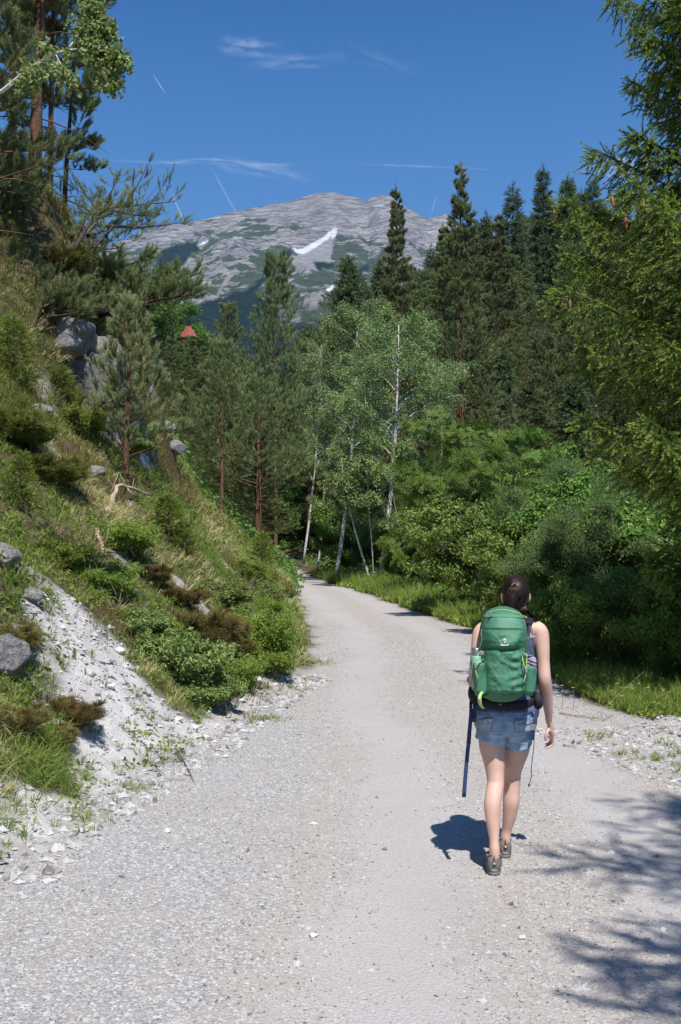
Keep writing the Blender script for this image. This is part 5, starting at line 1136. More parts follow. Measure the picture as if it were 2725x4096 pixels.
person = bd.build('person', M_SKIN, attr=False); person.location = PB
person['label'] = 'woman seen from behind walking up the gravel road in denim shorts with a green pack'; person['category'] = 'person'
def remesh(o, vox, smooth=2, tex=None, strength=.006, size=.05, fac=.5):
    m_ = o.modifiers.new('remesh', 'REMESH'); m_.mode = 'VOXEL'; m_.voxel_size = vox; m_.use_smooth_shade = True
    s_ = o.modifiers.new('smooth', 'SMOOTH'); s_.iterations = smooth; s_.factor = fac
    if tex:
        tx_ = bpy.data.textures.new(o.name + '_folds', 'CLOUDS'); tx_.noise_scale = size; tx_.noise_depth = 2
        d_ = o.modifiers.new('folds', 'DISPLACE'); d_.texture = tx_; d_.strength = strength; d_.mid_level = .5
remesh(person, .0042, 5)
def pbuild(mb, name, m_, parent=person, attr=False): return mb.build(name, m_, parent, attr)
# eyes, brows and mouth on the far side of the head
M_EYE = simple('eye_white', (.75, .75, .73), .3, .5)
for sx in (-.028, .038): e = MB(); ellip(e, hd + [sx, .083, .002], (.011, .011, .009), 8); pbuild(e, 'eye', M_EYE)
# hair: strands drawn back over the skull into a tie and falling as a ponytail
def hairmat():
    m, t = mat('hair'); co = N(t, 'ShaderNodeTexCoord').outputs['Object']; A = N(t, 'ShaderNodeAttribute'); A.attribute_name = 'tint'; S_ = N(t, 'ShaderNodeSeparateColor'); L(t, A.outputs['Color'], S_.inputs[0])
    c = mixc(t, S_.outputs[0], (.006, .0035, .003), (.030, .014, .010)); finish(t, c, .5, spec=.3); return m
M_HAIR = hairmat(); hr = MB(); rh = np.random.default_rng(8); tie = c7(800, 243, 5.768); hc = hd + np.array([0, -.004, .012])
a_ = np.linspace(0, 2 * math.pi, 28, endpoint=False); rr = []
for th in np.linspace(.05, 2.25, 20): rr.append(hc - PB + np.stack([np.sin(th) * np.cos(a_) * .0775, np.sin(th) * np.sin(a_) * .0965 - .004 * th, np.cos(th) * .1005 + 0 * a_], -1) * np.array([1, 1, 1]) - np.array([0, .004, 0]))
hr.loft(rr); hr.T[-1] = np.tile([.25, 0], (len(hr.V[-1]), 1))
for k in range(900):
    ph = rh.uniform(0, 2 * math.pi); th = rh.uniform(1.75, 2.3) if math.sin(ph) < .35 else rh.uniform(.75, 1.25)
    if rh.random() < .3: th *= rh.uniform(.5, 1)
    st = np.array([math.sin(th) * math.cos(ph), math.sin(th) * math.sin(ph), math.cos(th)]); en = (tie - hc) / np.array([.08, .099, .103]); en = en / np.linalg.norm(en)
    s = np.linspace(0, 1, 9)[:, None]; om = math.acos(np.clip(st @ en, -1, 1)) + 1e-4; q = (np.sin((1 - s) * om) * st + np.sin(s * om) * en) / math.sin(om)
    P = hc - PB + q * np.array([.0785, .0975, .1015]) * (1 + .010 * rh.random()) - np.array([0, .004, 0]); hr.tube(P, [.0016] * 8 + [.001], 4, cap=False, tint=float(rh.uniform(.1, 1)))
for k in range(520):
    a = rh.uniform(0, 6.283); q = math.sqrt(rh.random()); x0, y0 = q * math.cos(a), q * math.sin(a); ln = rh.uniform(.75, 1.05)
    P = [tie + [x0 * .012, y0 * .010, y0 * .004], tie + [x0 * .030 - .002, -.018 + y0 * .012, -.018 + .008 * q], tie + [x0 * .050 - .008, -.022 + y0 * .018, -.07 * ln], tie + [x0 * .056 - .014, -.014 + y0 * .02, -.125 * ln], tie + [x0 * .054 - .020 + rh.normal(0, .004), .0 + y0 * .02, -.18 * ln], tie + [x0 * .046 - .03 + rh.normal(0, .008), .02 + y0 * .02, -.22 * ln]]
    hr.tube(along(np.array(P) - PB, np.linspace(0, 1, 12)), np.linspace(.0026, .0012, 12), 4, cap=False, tint=float(rh.uniform(.1, 1)))
hr.tube(np.array([tie + [0, 0, .0], tie + [-.003, -.012, -.014], tie + [-.010, -.014, -.06], tie + [-.02, -.008, -.12], tie + [-.03, .012, -.2]]) - PB, [.014, .02, .034, .038, .03], 12, tint=.2)
for k in range(50):    # loose lock over the right shoulder
    s0 = c7(900 + rh.uniform(-20, 40), 470, 5.80); P = [c7(870, 420, 5.83) - PB, s0 - PB, c7(950 + rh.normal(0, 15), 530, 5.80) - PB, c7(1000 + rh.normal(0, 18), 570, 5.81) - PB, c7(1040 + rh.normal(0, 22), 605 + rh.normal(0, 12), 5.83) - PB]
    hr.tube(along(np.array(P), np.linspace(0, 1, 8)), np.linspace(.0018, .0008, 8), 3, cap=False, tint=float(rh.uniform(.2, 1)))
hair = pbuild(hr, 'hair', M_HAIR, attr=True)
mt_ = MB(); a_ = np.linspace(0, 2 * math.pi, 17); mt_.tube(tie - PB + np.stack([.015 * np.cos(a_), -.004 + .004 * np.sin(a_), .013 * np.sin(a_)], -1), .0035, 6, cap=False); mt_.build('hair_tie', simple('tie_brown', (.30, .14, .09), .6), hair, attr=False)
# denim shorts
def denim():
    m, t = mat('denim'); co = N(t, 'ShaderNodeTexCoord').outputs['Object']; n = noise(t, 11, 5, .6, co, .6); n2 = noise(t, 320, 2, .6, co); mp = N(t, 'ShaderNodeMapping'); mp.inputs['Scale'].default_value = (1, 1, 5); L(t, co, mp.inputs[0]); n3 = noise(t, 16, 3, .6, mp.outputs[0])
    c = mixc(t, ramp(t, n, .32, .66), (.15, .26, .39), (.46, .59, .71)); c = mixc(t, ramp(t, n3, .5, .7, 0, .5), c, (.58, .67, .75)); c = mixc(t, ramp(t, n2, .35, .65, 0, .3), c, (.10, .17, .28)); finish(t, c, .9, n2, .4, .002, .1); return m
M_DEN = denim(); sh = MB(); rings = []
for z, w, dp, cx_, y in [(.755, .150, .112, 690, 5.84), (.80, .172, .122, 690, 5.84), (.84, .172, .124, 690, 5.84), (.88, .167, .118, 692, 5.845), (.93, .156, .108, 695, 5.85), (.965, .148, .103, 698, 5.855)]: rings.append(ring((tx(cx_, y), y - PB[1], z), w, dp, 40, 2.3))
sh.loft(rings)
limb(sh, [c8(600, 100, 5.84), c8(572, 190, 5.84), c8(548, 300, 5.84)], [(.088, .100), (.091, .098), (.089, .094)], (True, False), n=28)
limb(sh, [c8(795, 100, 5.85), c8(818, 220, 5.86), c8(838, 338, 5.875)], [(.088, .100), (.086, .098), (.082, .092)], (True, False), n=28)
shorts = pbuild(sh, 'shorts', M_DEN); remesh(shorts, .005, 3, True, .016, .045)
M_THR = simple('thread_tan', (.42, .30, .17), .8); M_DEN2 = M_DEN
def sback(cx_, cy_, off=.006):
    """point on the back of the shorts at picture-crop position"""
    p = c8(cx_, cy_, 5.74); x = p[0] - PB[0] - tx(692, 5.84); z = p[2]; w = .172; dp = .122; y = 5.84 - dp * max(0.05, 1 - abs(x / w) ** 2.3) ** (1 / 2.3) - off; q = c8(cx_, cy_, y); return np.array([q[0], y, q[2]]) - PB
def patch(P00, P10, P01, P11, name, m_, off=.006, th=.004, n=8, tongue=0.0):
    u_ = np.linspace(0, 1, n); V = []
    for s in u_:
        for q in u_:
            cx_ = (P00[0] * (1 - q) + P10[0] * q) * (1 - s) + (P01[0] * (1 - q) + P11[0] * q) * s; cy_ = (P00[1] * (1 - q) + P10[1] * q) * (1 - s) + (P01[1] * (1 - q) + P11[1] * q) * s + tongue * s * (1 - abs(2 * q - 1))
            V.append(sback(cx_, cy_, off))
    V = np.array(V); W = V + [0, th * 2, 0]; ii = np.arange(n * n).reshape(n, n); F = np.stack([ii[:-1, :-1], ii[1:, :-1], ii[1:, 1:], ii[:-1, 1:]], -1).reshape(-1, 4); b = np.concatenate([ii[0], ii[1:, -1], ii[-1, -2::-1], ii[-2:0:-1, 0]]); b2 = np.roll(b, -1)
    mb = MB(); mb.raw(np.vstack([V, W]), [F, F[:, ::-1] + n * n, np.stack([b, b2, b2 + n * n, b + n * n], -1)]); o = mb.build(name, m_, shorts, attr=False)
    st = MB(); st.tube(V[b[list(range(len(b))) + [0]]] * 1.0 + [0, -.0008, 0], .0013, 4, cap=False); st.build('stitching', M_THR, o, attr=False); return o
M_BRASS = simple('brass', (.45, .26, .10), .35, .5, .8)
for P4, bt, nm in [(((402, 78), (580, 62), (408, 190), (548, 205)), (458, 76), 0), (((800, 92), (994, 68), (808, 205), (975, 190)), (905, 110), 1)]:
    patch(*P4, 'pocket', M_DEN, .010)
    a0, a1, a2, a3 = P4; f = patch(a0, a1, (a0[0] + 2, a0[1] + 30), (a1[0] - 4, a1[1] + 30), 'pocket_flap', M_DEN, .016, tongue=26)
    b_ = MB(); p_ = sback(bt[0], bt[1] + 8, .022); b_.tube([p_, p_ + [0, -.004, 0]], .0055, 10); b_.build('button', M_BRASS, f, attr=False)
st = MB(); st.tube([sback(692, cy_, .008) for cy_ in (-20, 30, 80, 130, 180, 215)], .0025, 5); st.tube([sback(k, 30 + .00028 * (k - 692) ** 2 * -1 + 20, .0095) for k in np.linspace(400, 980, 20)], .0015, 4); pbuild(st, 'seam', simple('denim_seam', (.30, .38, .46), .9), shorts)
for k in (470, 692, 930): lp_ = MB(); a = sback(k, 8, .012); lp_.tube([a, a + [0, -.004, -.012], a + [0, -.001, -.03]], .005, 6, squash=.5); pbuild(lp_, 'belt_loop', M_DEN, shorts)
# blue top
M_TOP = simple('cloth_blue', (.09, .11, .21), .85, .2, 0, 40, .2, .4, .004); tp = MB(); rings = []
for z, w, dp, cx_, y in [(.895, .190, .135, 712, 5.85), (.92, .180, .128, 710, 5.85), (.97, .160, .113, 705, 5.855), (1.04, .146, .102, 712, 5.86), (1.12, .142, .102, 722, 5.87), (1.20, .146, .107, 732, 5.87), (1.27, .152, .112, 742, 5.868), (1.315, .153, .108, 748, 5.865)]: rings.append(ring((tx(cx_, y), y - PB[1], z), w, dp, 40, 2.3))
tp.loft(rings)
for sx in (610, 905):
    limb(tp, [c7(sx, 760, 5.775), c7(sx + 8, 660, 5.79), c7(sx + 12, 606, 5.83), c7(sx + 14, 600, 5.88), c7(sx + 14, 680, 5.94)], [(.022, .008)] * 5, n=12)
topo = pbuild(tp, 'tank_top', M_TOP); remesh(topo, .005, 3, True, .012, .05)
# shoes
M_SHO = simple('suede_grey_brown', (.135, .12, .105), .85, .2, 0, 60, .3, .5, .003); M_SOL = simple('sole_grey', (.20, .195, .19), .8, .3, 0, 80, .15, .3, .002); M_SOCK = simple('sock_collar', (.20, .19, .20), .9); M_RED = simple('badge_red', (.55, .10, .12), .5); M_WH = simple('badge_white', (.75, .75, .75), .5)
def shoe(heel, ankle, toe_dx, label):
    """heel: ground point under the back of the shoe; the shoe points up the road"""
    h0 = np.array(heel) - PB; mb = MB(); L_ = .262; rings = []
    for s, w, top in [(.0, .026, .045), (.02, .036, .062), (.08, .039, .074), (.2, .038, .088), (.34, .037, .092), (.48, .041, .078), (.62, .047, .066), (.78, .048, .057), (.9, .042, .05), (1.0, .024, .038)]:
        c = h0 + [toe_dx * s, L_ * s, .022 + top / 2]; a = np.linspace(0, 2 * math.pi, 20, endpoint=False)
        rings.append(c + np.stack([w * np.sign(np.cos(a)) * np.abs(np.cos(a)) ** .85, 0 * a, top / 2 * np.sign(np.sin(a)) * np.abs(np.sin(a)) ** .8], -1))
    mb.loft(rings); o = pbuild(mb, 'shoe', M_SHO)
    sl = MB(); out = []
    for zz, ex in [(.0, -.003), (.004, .001), (.016, .001), (.018, -.002), (.022, .003), (.032, .003), (.036, -.002)]:
        a = np.linspace(0, 2 * math.pi, 36, endpoint=False); yy = (1 - np.cos(a)) / 2; w = np.interp(yy, [0, .08, .3, .5, .7, .9, 1], [.020, .040, .038, .040, .050, .040, .012]) + ex
        out.append(h0 + np.stack([toe_dx * yy + np.sign(np.sin(a)) * np.minimum(w, w * np.abs(np.sin(a)) ** .35 + .001), -.003 - ex + yy * (L_ + .006 + 2 * ex), zz + .010 * np.maximum(0, yy - .8) * 5 + 0 * a], -1))
    sl.loft(out); sl.build('sole', M_SOL, o, attr=False)
    cl = MB(); a = np.linspace(0, 2 * math.pi, 25); ak = h0 + [toe_dx * .25, .068, .105]; P = ak + np.stack([.037 * np.cos(a), .045 * np.sin(a), -.006 - .014 * np.abs(np.sin(a * .5 + .78)) + .012 * (np.sin(a) < -.6)], -1); cl.tube(P, .0085, 8, cap=False); cl.build('collar', M_SOCK, o, attr=False)
    tb_ = MB(); p_ = h0 + [toe_dx * .02, -.004, .085]; tb_.tube([p_ + [0, .006, -.03], p_ + [0, -.001, 0], p_ + [0, .008, .022]], [.009, .008, .008], 8, squash=.3); tb_.build('heel_tab', M_SHO, o, attr=False)
    b = MB(); q = h0 + [toe_dx * .03 , -.0035, .068]; b.tube([q + [0, 0, 0], q + [0, -.006, 0]], .0088, 14); bo = b.build('badge', M_RED, o, attr=False); b = MB(); b.tube([q + [-.002, -.0055, -.001], q + [-.002, -.0075, -.001]], .0042, 10); b.build('emblem', M_WH, bo, attr=False)
    lc = MB()
    for k in range(5): s = .42 + k * .055; c = h0 + [toe_dx * s, L_ * s, .022 + np.interp(s, [.34, .48, .62, .78], [.092, .078, .066, .057]) + .002]; lc.tube([c + [-.022, 0, -.008], c + [0, .004, 0], c + [.022, 0, -.008]], .0028, 5)
    lc.build('laces', M_SOCK, o, attr=False)
hL = c8(590, 1664, 5.655); shoe((hL[0], 5.655, h1(hL[0], 5.66) + .002), None, .035, 'l'); hR = c8(708, 1488, 5.965); shoe((hR[0], 5.965, h1(hR[0], 5.97) + .002), None, .012, 'r')
br = MB(); a_ = np.linspace(0, 2 * math.pi, 17); wq = c7(384, 1225, 5.872) - PB; br.tube(wq + np.stack([.040 * np.cos(a_), .038 * np.sin(a_) * .8, .022 * np.sin(a_)], -1), .005, 6, cap=False); pbuild(br, 'bracelet', simple('bracelet_black', (.02, .02, .02), .6))

# ------------------------------------------------------------------ the backpack (carried: a thing of its own)
def nylon(name, c, k=1.0):
    m, t = mat(name); co = N(t, 'ShaderNodeTexCoord').outputs['Object']; n = noise(t, 14, 4, .6, co, .8); w = N(t, 'ShaderNodeTexWave', bands_direction='DIAGONAL'); w.inputs['Scale'].default_value = 160; L(t, co, w.inputs[0])
    col = mixc(t, ramp(t, n, .3, .7), [x * .86 for x in c], [min(1, x * 1.12) for x in c]); h = N(t, 'ShaderNodeMath', operation='MULTIPLY_ADD'); L(t, w.outputs[0], h.inputs[0]); h.inputs[1].default_value = .04; L(t, n, h.inputs[2])
    finish(t, col, .55, h.outputs[0], .5 * k, .012, .35); return m
G1 = nylon('nylon_green', (.060, .195, .115)); G2 = nylon('nylon_green_light', (.09, .25, .155)); G3 = nylon('nylon_green_deep', (.045, .19, .085)); G4 = nylon('webbing_green', (.06, .25, .08), .3)
M_LIME = simple('cord_lime', (.42, .58, .20), .7); M_GRY = simple('plastic_grey', (.20, .20, .24), .5); M_BLK = simple('webbing_black', (.018, .018, .022), .7); M_BLU = simple('webbing_blue', (.038, .058, .145), .7, .2, 0, 300, .25, .3, .001)
KB = np.array([c7(690, 1000, 5.6)[0], 5.66, PB[2] + 1.2]); pack = thing('backpack', 'green hiking backpack with lime cords and two side pockets worn by the woman', 'backpack', tuple(KB))
YB = 5.745
PZc = np.array([480, 500, 530, 580, 700, 820, 920, 1050, 1200, 1350, 1430, 1480, 1500])   # crop heights
PZ = np.array([c7(700, k, 5.55)[2] for k in PZc]); PHW = np.array([.02, .06, .09, .114, .130, .136, .133, .142, .147, .143, .120, .078, .03]) ; PDP = np.array([.02, .10, .14, .17, .205, .225, .215, .22, .235, .225, .185, .13, .06])
PCX = np.array([c7(k, 900, 5.6)[0] for k in [722, 722, 722, 722, 722, 716, 712, 703, 696, 690, 690, 690, 690]])
def pk(z, A): return np.interp(z, PZ[::-1], A[::-1])
def wr(x, z, s=1.0):  # folds running from the sides to the middle
    return .0105 * s * ridged((x * 1.0 + z * .8) * 9, (z - x * .6) * 5, seed=401, o=3) + .003 * s * fbm(x * 30, z * 30, seed=404, o=2)
def psurf(x, z, off=0.0, fold=1.0):
    hw = pk(z, PHW) ; dp = pk(z, PDP); q = np.clip(np.abs((x - pk(z, PCX)) / np.maximum(hw, .01)), 0, .985); return YB - dp * (1 - q ** 2.6) ** (1 / 2.4) - off - fold * wr(x, z) * sstep(0, .25, 1 - q)
rings = []
for z in np.linspace(PZ[0], PZ[-1], 64):
    n = 72; a = np.linspace(0, 2 * math.pi, n, endpoint=False); hw = pk(z, PHW); dp = pk(z, PDP); x = np.sign(np.cos(a)) * np.abs(np.cos(a)) ** .8 * hw; f = np.abs(np.sin(a)) ** .85; y = np.where(np.sin(a) < 0, -dp * f, .012 * f)
    X = x + pk(z, PCX); Y = YB + y - np.where(np.sin(a) < 0, 1, 0) * wr(X, z, .8) * f; rings.append(np.stack([X, Y, 0 * X + z], -1) - KB)
mb = MB(); mb.loft(rings); body = mb.build('main_bag', G1, pack, attr=False)
def zc(cy_): return c7(700, cy_, 5.53)[2]
def xc(cx_): return c7(cx_, 900, 5.53)[0]
def panel(name, m_, xl, xr_, top, bot, bulge, nx=40, nz=40, fold=1.0, parent=None, edge=.18, extra=None, seam=None):
    """a sewn-on panel following the bag; xl, xr_, top, bot are functions or crop numbers"""
    V = []; S_, Q_ = np.meshgrid(np.linspace(0, 1, nz), np.linspace(0, 1, nx), indexing='ij')
    xm = xl + (xr_ - xl) * Q_; tp_ = top(xm) if callable(top) else top; bt_ = bot(xm) if callable(bot) else bot; cyy = tp_ + (bt_ - tp_) * S_
    x = c7(0, 900, 5.53)[0] + (xm) * (xc(1000) - xc(0)) / 1000; z = zc(0) + cyy * (zc(1000) - zc(0)) / 1000
    pc_ = pk(z, PCX); hh_ = .955 * pk(z, PHW); x = pc_ + np.clip(x - pc_, -hh_, hh_)
    e = np.minimum(np.minimum(S_, 1 - S_) * 1.0, np.minimum(Q_, 1 - Q_)); pf = sstep(0, edge, e)
    off = -.004 + (bulge + .004) * pf ** .7
    if extra is not None: off = off + extra(xm, cyy) * pf
    Y = psurf(x, z, off, fold); V = np.stack([x, Y, z], -1).reshape(-1, 3) - KB; ii = np.arange(nz * nx).reshape(nz, nx)
    mb = MB(); mb.raw(V, np.stack([ii[:-1, :-1], ii[1:, :-1], ii[1:, 1:], ii[:-1, 1:]], -1).reshape(-1, 4)); mb.loft  # visible face
    o = mb.build(name, m_, parent or pack, attr=False); sd_ = o.modifiers.new('thickness', 'SOLIDIFY'); sd_.thickness = .003; sd_.offset = -1
    if seam:
        for fx in seam: k = int(fx * (nz - 1)); t_ = MB(); t_.tube(V.reshape(nz, nx, 3)[k] + [0, -.0015, 0], .0022, 5, cap=False); t_.build('piping', G3, o, attr=False)
    return o
panel('lid', G2, 490, 955, lambda x: 540 + .00055 * (x - 720) ** 2, 712, .008, fold=.5, seam=(.22,))
panel('top_pocket', G1, 478, 912, lambda x: 700 + .0006 * (x - 700) ** 2, lambda x: 925 - .0010 * (x - 690) ** 2, .024, fold=1.6, edge=.3, extra=lambda x, y: .006 * np.sin((x * .6 + y) * .035))
panel('front_pocket', G1, 488, 938, lambda x: 905 + .00012 * (x - 700) ** 2, 1372, .012, nz=60, fold=2.0, edge=.10, extra=lambda x, y: -.006 * np.exp(-((x - 500) / 12.) ** 2) - .007 * np.exp(-((x - 752 - (y - 1000) * .02) / 7.) ** 2) + .008 * np.exp(-((x - 620) / 70.) ** 2) * np.exp(-((y - 1130) / 170.) ** 2) + .005 * np.sin((x - 760) * .02 + (y) * .07) * (x > 760), seam=(.03,))
panel('bottom_panel', G3, 470, 925, 1362, lambda x: 1474 - .0010 * (x - 690) ** 2, .006, fold=.6)
# side pockets
def spocket(cx0, cx1, cy0, cy1, name, wob):
    rings = []; cm = (cx0 + cx1) / 2
    for s in np.linspace(0, 1, 16):
        cy_ = cy0 + (cy1 - cy0) * s; p = c7(cm + wob * s, cy_, 5.62); hw = (xc(cx1) - xc(cx0)) / 2 * (1.0 + .1 * math.sin(s * 2.6)) * (1 if s < .93 else .7); r_ = ring(p - KB, hw, .088 * (1 if s < .93 else .8), 28, 2.8); r_ = r_ + np.stack([.003 * np.sin(9 * s + np.arange(28) * .9), .002 * np.cos(7 * s + np.arange(28)), 0 * np.arange(28)], -1); rings.append(r_)
    mb = MB(); mb.loft(rings); return mb.build(name, G1, pack, attr=False)
sL = spocket(350, 492, 1040, 1385, 'side_pocket', 22); sR = spocket(880, 1012, 1075, 1375, 'side_pocket', -8)
# zip and pullers
def on(cx_, cy_, off=.004): x = xc(cx_); z = zc(cy_); return np.array([x, float(psurf(x, z, off)), z]) - KB
def tubeon(pts, r, name, m_, parent=None, n=24, squash=None, off=.005, sides=6):
    P = np.array([p if len(p) == 3 else on(p[0], p[1], off) for p in pts]); mb = MB(); mb.tube(along(P, np.linspace(0, 1, n)), r, sides, squash=squash); return mb.build(name, m_, parent or pack, attr=False)
zp = tubeon([(552, 562), (580, 540), (620, 520), (680, 508), (740, 508), (800, 518), (860, 538), (905, 562), (938, 592)], .0042, 'zip', M_LIME, squash=.6)
def bx(c, s, name, m_, parent=None, rz=0.0):
    mb = MB(); rot = Matrix.Rotation(rz, 3, 'Y'); mb.box(c, s, rot); o = mb.build(name, m_, parent or pack, attr=False); b = o.modifiers.new('bevel', 'BEVEL'); b.width = min(s) * .25; b.segments = 2; return o
bx(on(548, 570, .012), (.012, .006, .022), 'zip_puller', M_GRY, zp, .4); bx(on(925, 640, .012), (.010, .006, .030), 'zip_puller', M_GRY, zp, -.15)
# emblem and word
em = MB(); c_ = on(687, 808, .028); a_ = np.linspace(-2.0, 3.4, 20)
em.tube(c_ + np.stack([.0065 * np.cos(a_) - .002, 0 * a_, .0075 * np.sin(a_) - .002], -1), np.linspace(.003, .0022, 20), 6); em.tube([c_ + [.004, 0, .013], c_ + [.005, 0, .004], c_ + [.0045, 0, -.009]], [.0014, .0026, .0028], 6); em.tube([c_ + [.0045, 0, -.009], c_ + [.0, 0, -.0125], c_ + [-.006, 0, -.010]], [.0026, .0024, .0012], 6)
em.build('emblem', simple('print_white', (.80, .84, .72), .5), pack, attr=False)
fc = bpy.data.curves.new('word', 'FONT'); fc.body = 'deuter'; fc.size = .0185; fc.align_x = 'CENTER'; fc.extrude = .0006; fc.offset = .0004
fo_ = bpy.data.objects.new('word_tmp', fc); COL.objects.link(fo_); bpy.context.view_layer.update(); wm = bpy.data.meshes.new_from_object(fo_.evaluated_get(bpy.context.evaluated_depsgraph_get())); bpy.data.objects.remove(fo_)
wo_ = bpy.data.objects.new('lettering', wm); COL.objects.link(wo_); wo_.parent = pack; p_ = on(688, 862, .0315); wo_.location = p_ + np.array([0, -.001, 0]); wo_.rotation_euler = (R(90) - .06, 0, 0); wo_.scale = (.95, .85, 1); wm.materials.clear(); wm.materials.append(simple('print_word', (.75, .80, .72), .5))
# cords, toggles, straps
def K(cx_, cy_, D): return c7(cx_, cy_, D) - KB
tubeon([K(430, 935, 5.53), K(455, 928, 5.52), K(478, 940, 5.52), K(470, 962, 5.52)], .0032, 'cord', M_LIME); bx(K(458, 955, 5.51), (.020, .010, .014), 'toggle', M_GRY)
cl_ = tubeon([K(470, 1012, 5.53), K(430, 1045, 5.52), K(398, 1078, 5.515), K(390, 1120, 5.515), K(402, 1165, 5.515), K(416, 1205, 5.515)], .0030, 'cord', M_LIME); bx(K(395, 1082, 5.51), (.014, .010, .020), 'toggle', M_GRY, cl_); bx(K(418, 1200, 5.51), (.009, .007, .018), 'cord_end', M_GRY, cl_, .5); tubeon([K(432, 940, 5.53), K(408, 1000, 5.52), K(398, 1070, 5.515)], .0026, 'cord', M_LIME)
tubeon([K(890, 975, 5.51), K(905, 955, 5.505), K(925, 958, 5.505), K(928, 985, 5.505)], .0042, 'cord', M_LIME); bx(K(905, 960, 5.50), (.014, .009, .014), 'toggle', M_GRY)
cr_ = tubeon([K(888, 975, 5.51), K(885, 1020, 5.50), K(900, 1075, 5.50), K(922, 1120, 5.50)], .0032, 'cord', M_LIME); tubeon([K(930, 985, 5.51), K(928, 1050, 5.50), K(926, 1110, 5.50)], .0032, 'cord', M_LIME); tubeon([K(924, 1150, 5.50), K(915, 1190, 5.50), K(902, 1235, 5.50)], .0032, 'cord', M_LIME)
bx(K(924, 1130, 5.495), (.015, .010, .024), 'toggle', M_GRY, cr_); bx(K(902, 1238, 5.495), (.009, .007, .020), 'cord_end', M_GRY, cr_, -.3)
tubeon([K(462, 790, 5.56), K(450, 850, 5.55), K(432, 905, 5.56)], .009, 'compression_strap', G4, squash=.3); tubeon([K(948, 800, 5.56), K(960, 880, 5.56), K(1010, 965, 5.60)], .010, 'compression_strap', G4, squash=.3)
tubeon([K(985, 690, 5.66), K(975, 720, 5.62), K(995, 758, 5.63)], .006, 'load_strap', M_GRY, squash=.4); tubeon([K(458, 700, 5.62), K(452, 760, 5.60), K(462, 800, 5.60)], .006, 'load_strap', M_GRY, squash=.4)
bx(K(560, 552, 5.60), (.030, .010, .012), 'buckle', M_GRY, None, .5); bx(K(985, 715, 5.60), (.012, .008, .030), 'buckle', M_GRY, None, -.2)
tubeon([K(462, 1352, 5.53), K(440, 1385, 5.51), K(430, 1430, 5.50), K(440, 1480, 5.51), K(472, 1525, 5.54)], .0105, 'loop_strap', M_LIME, squash=.25); tubeon([K(468, 1356, 5.53), K(454, 1400, 5.52), K(452, 1460, 5.515), K(468, 1520, 5.54)], .006, 'loop_strap', M_LIME, squash=.3)
# shoulder straps over the shoulders, down the chest and back under the arms
for sx, s_ in ((600, -1), (940, 1)):
    tubeon([K(sx, 640, 5.74), K(sx + 6, 592, 5.79), K(sx + 8, 585, 5.85), K(sx + 6, 620, 5.93), K(sx - 2, 740, 5.985), K(sx + 5 * s_, 900, 5.99), K(sx + 40 * s_, 1080, 5.96), K(sx + 60 * s_, 1250, 5.86), K(sx + 30 * s_, 1330, 5.76)], .030, 'shoulder_strap', M_BLK, squash=.22, n=36, sides=10)
# hip belt with its two wing pockets
a_ = np.linspace(R(-200), R(20), 40); hb = MB(); hc_ = c7(695, 1440, 5.85) - KB; z_ = hc_[2]
P = np.stack([hc_[0] + .178 * np.cos(a_), .19 - 0 * a_ + .142 * np.sin(a_), z_ + .012 * np.cos(a_ * 2)], -1)
rg = [np.array([p + [0, 0, -.026], p + [.006 * math.cos(q), .006 * math.sin(q), -.02], p + [.007 * math.cos(q), .007 * math.sin(q), .014], p + [0, 0, .022], p + [-.006 * math.cos(q), -.006 * math.sin(q), .0]]) for p, q in zip(P, a_)]
hb.loft(rg); a2 = np.linspace(R(20), R(160), 24); hb.tube(np.stack([hc_[0] + .165 * np.cos(a2), .19 + .135 * np.sin(a2), z_ + 0 * a2], -1), .018, 8, squash=.2); belt = hb.build('hip_belt', M_BLK, pack, attr=False)
def wing(cx_, cy_, D, rx__, rz__, lean_): mb = MB(); c = K(cx_, cy_, D); rr = [ring(c + [lean_ * s, 0, -s * rz__], rx__ * math.cos(s * 1.3) ** .5, .055 * math.cos(s * 1.3) ** .5, 20, 2.6) for s in np.linspace(-.98, .98, 12)]; mb.loft(rr); mb.build('belt_pocket', M_BLK, belt, attr=False)
wing(372, 1390, 5.80, .030, .048, .006); wing(1040, 1440, 5.80, .030, .045, .004)
bx(K(652, 1484, 5.60), (.016, .006, .008), 'lash_loop', M_GRY)
# blue webbing and cord hanging at both sides
def ribbon(pts, w, name, m_, parent=None, th=.0016):
    P = np.array([np.array(p) for p in pts]); P = along(P, np.linspace(0, 1, 16)); h = np.array([w / 2, 0, 0]); d = np.array([0, th, 0]); mb = MB(); mb.loft([np.array([p - h - d, p + h - d, p + h + d, p - h + d]) for p in P]); mb.SM[-1] = mb.SM[-1] * 0 == 1; return mb.build(name, m_, parent or pack, attr=False)
def K8(cx_, cy_, D): return c8(cx_, cy_, D) - KB
ribbon([K(385, 1480, 5.72), K(384, 1600, 5.71), K8(378, 60, 5.70), K8(380, 100, 5.70)], .023, 'blue_strap', M_BLU)
ribbon([K8(352, -40, 5.735), K8(338, 120, 5.73), K8(312, 400, 5.73), K8(290, 640, 5.73), K8(272, 884, 5.73)], .0225, 'blue_strap', M_BLU)
ribbon([K(345, 1450, 5.77), K(342, 1600, 5.76), K8(340, 120, 5.755), K8(328, 330, 5.752)], .017, 'black_strap', M_BLK)
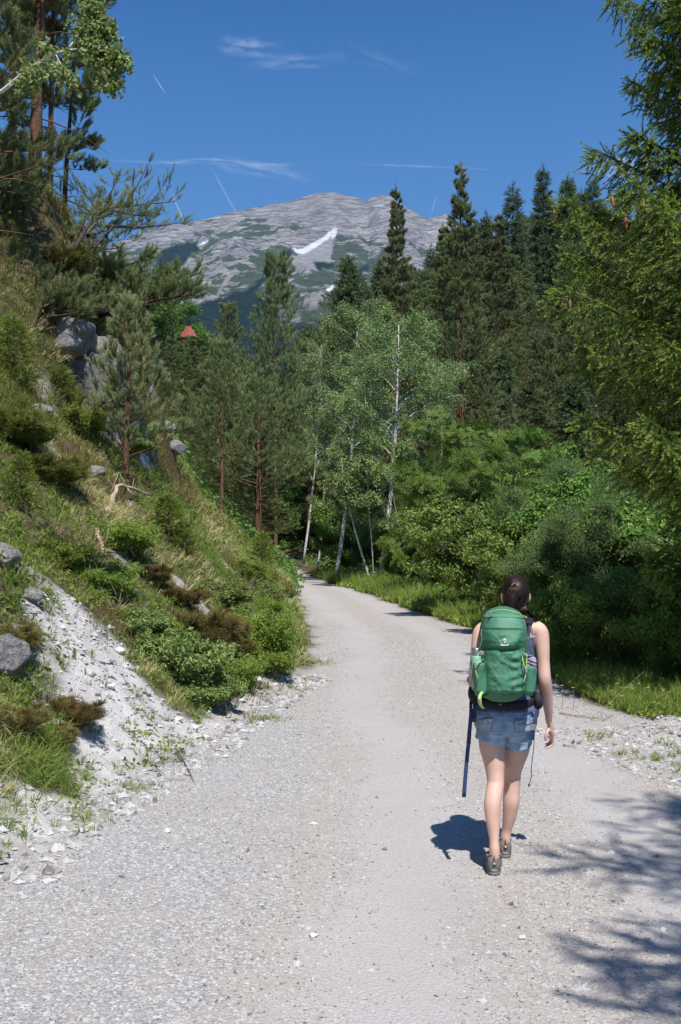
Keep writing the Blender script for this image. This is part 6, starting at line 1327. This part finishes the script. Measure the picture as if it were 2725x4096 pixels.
ribbon([K(1045, 1500, 5.77), K(1030, 1600, 5.765), K8(1015, 60, 5.76), K8(1010, 130, 5.76)], .028, 'blue_strap', M_BLU); bx(K8(1000, 155, 5.755), (.030, .008, .034), 'buckle', M_GRY, None, .15); ribbon([K8(995, 180, 5.76), K8(990, 230, 5.76), K8(985, 290, 5.765)], .026, 'blue_strap', M_BLU)
cd_ = tubeon([K8(1004, 180, 5.75), K8(1006, 330, 5.75), K8(990, 470, 5.75), K8(975, 590, 5.75), K8(980, 660, 5.75), K8(962, 730, 5.75), K8(952, 772, 5.75)], .0024, 'dark_cord', M_BLU, n=40); bx(K8(953, 760, 5.75), (.010, .008, .016), 'cord_end', M_BLU, cd_, .3)
# bottle in the left pocket, pouch in the right one
def lathe(prof, n=20): mb = MB(); a = np.linspace(0, 2 * math.pi, n, endpoint=False); mb.loft([np.stack([r_ * np.cos(a), r_ * np.sin(a), z_ + 0 * a], -1) for r_, z_ in prof]); return mb
bp = c7(402, 1040, 5.60); bt = thing('water_bottle', 'mint green drinking bottle with steel cap standing in the left side pocket of the pack', 'bottle', tuple(bp))
lathe([(.024, -.14), (.026, -.13), (.027, .02), (.025, .032), (.020, .038)]).build('bottle_body', simple('mint_plastic', (.24, .52, .40), .35, .5), bt, attr=False)
lathe([(.0235, .036), (.0245, .040), (.0245, .048), (.0235, .050), (.0240, .072), (.022, .078), (.010, .080)]).build('cap', simple('steel', (.55, .55, .56), .25, .5, .9), bt, attr=False)
pp = c7(968, 1060, 5.62); mb = MB(); mb.loft([ring((0, 0, z_), w_, .030, 20, 3.2) for z_, w_ in [(-.09, .026), (-.05, .032), (0, .034), (.03, .030), (.048, .018)]]); po = mb.build('pouch', simple('lilac_cloth', (.36, .30, .44), .8, .2, 0, 20, .3, .6, .006), attr=False); po.location = pp; tag(po, 'lilac pouch with dark bands tucked into the right side pocket of the pack', 'pouch')
for k, (z0, z1) in enumerate([(.030, .006), (.012, -.012)]): t_ = MB(); t_.tube([[-.030, -.026, z0], [0, -.032, (z0 + z1) / 2], [.032, -.024, z1]], .003, 5); t_.build('band', M_BLK, po, attr=False)
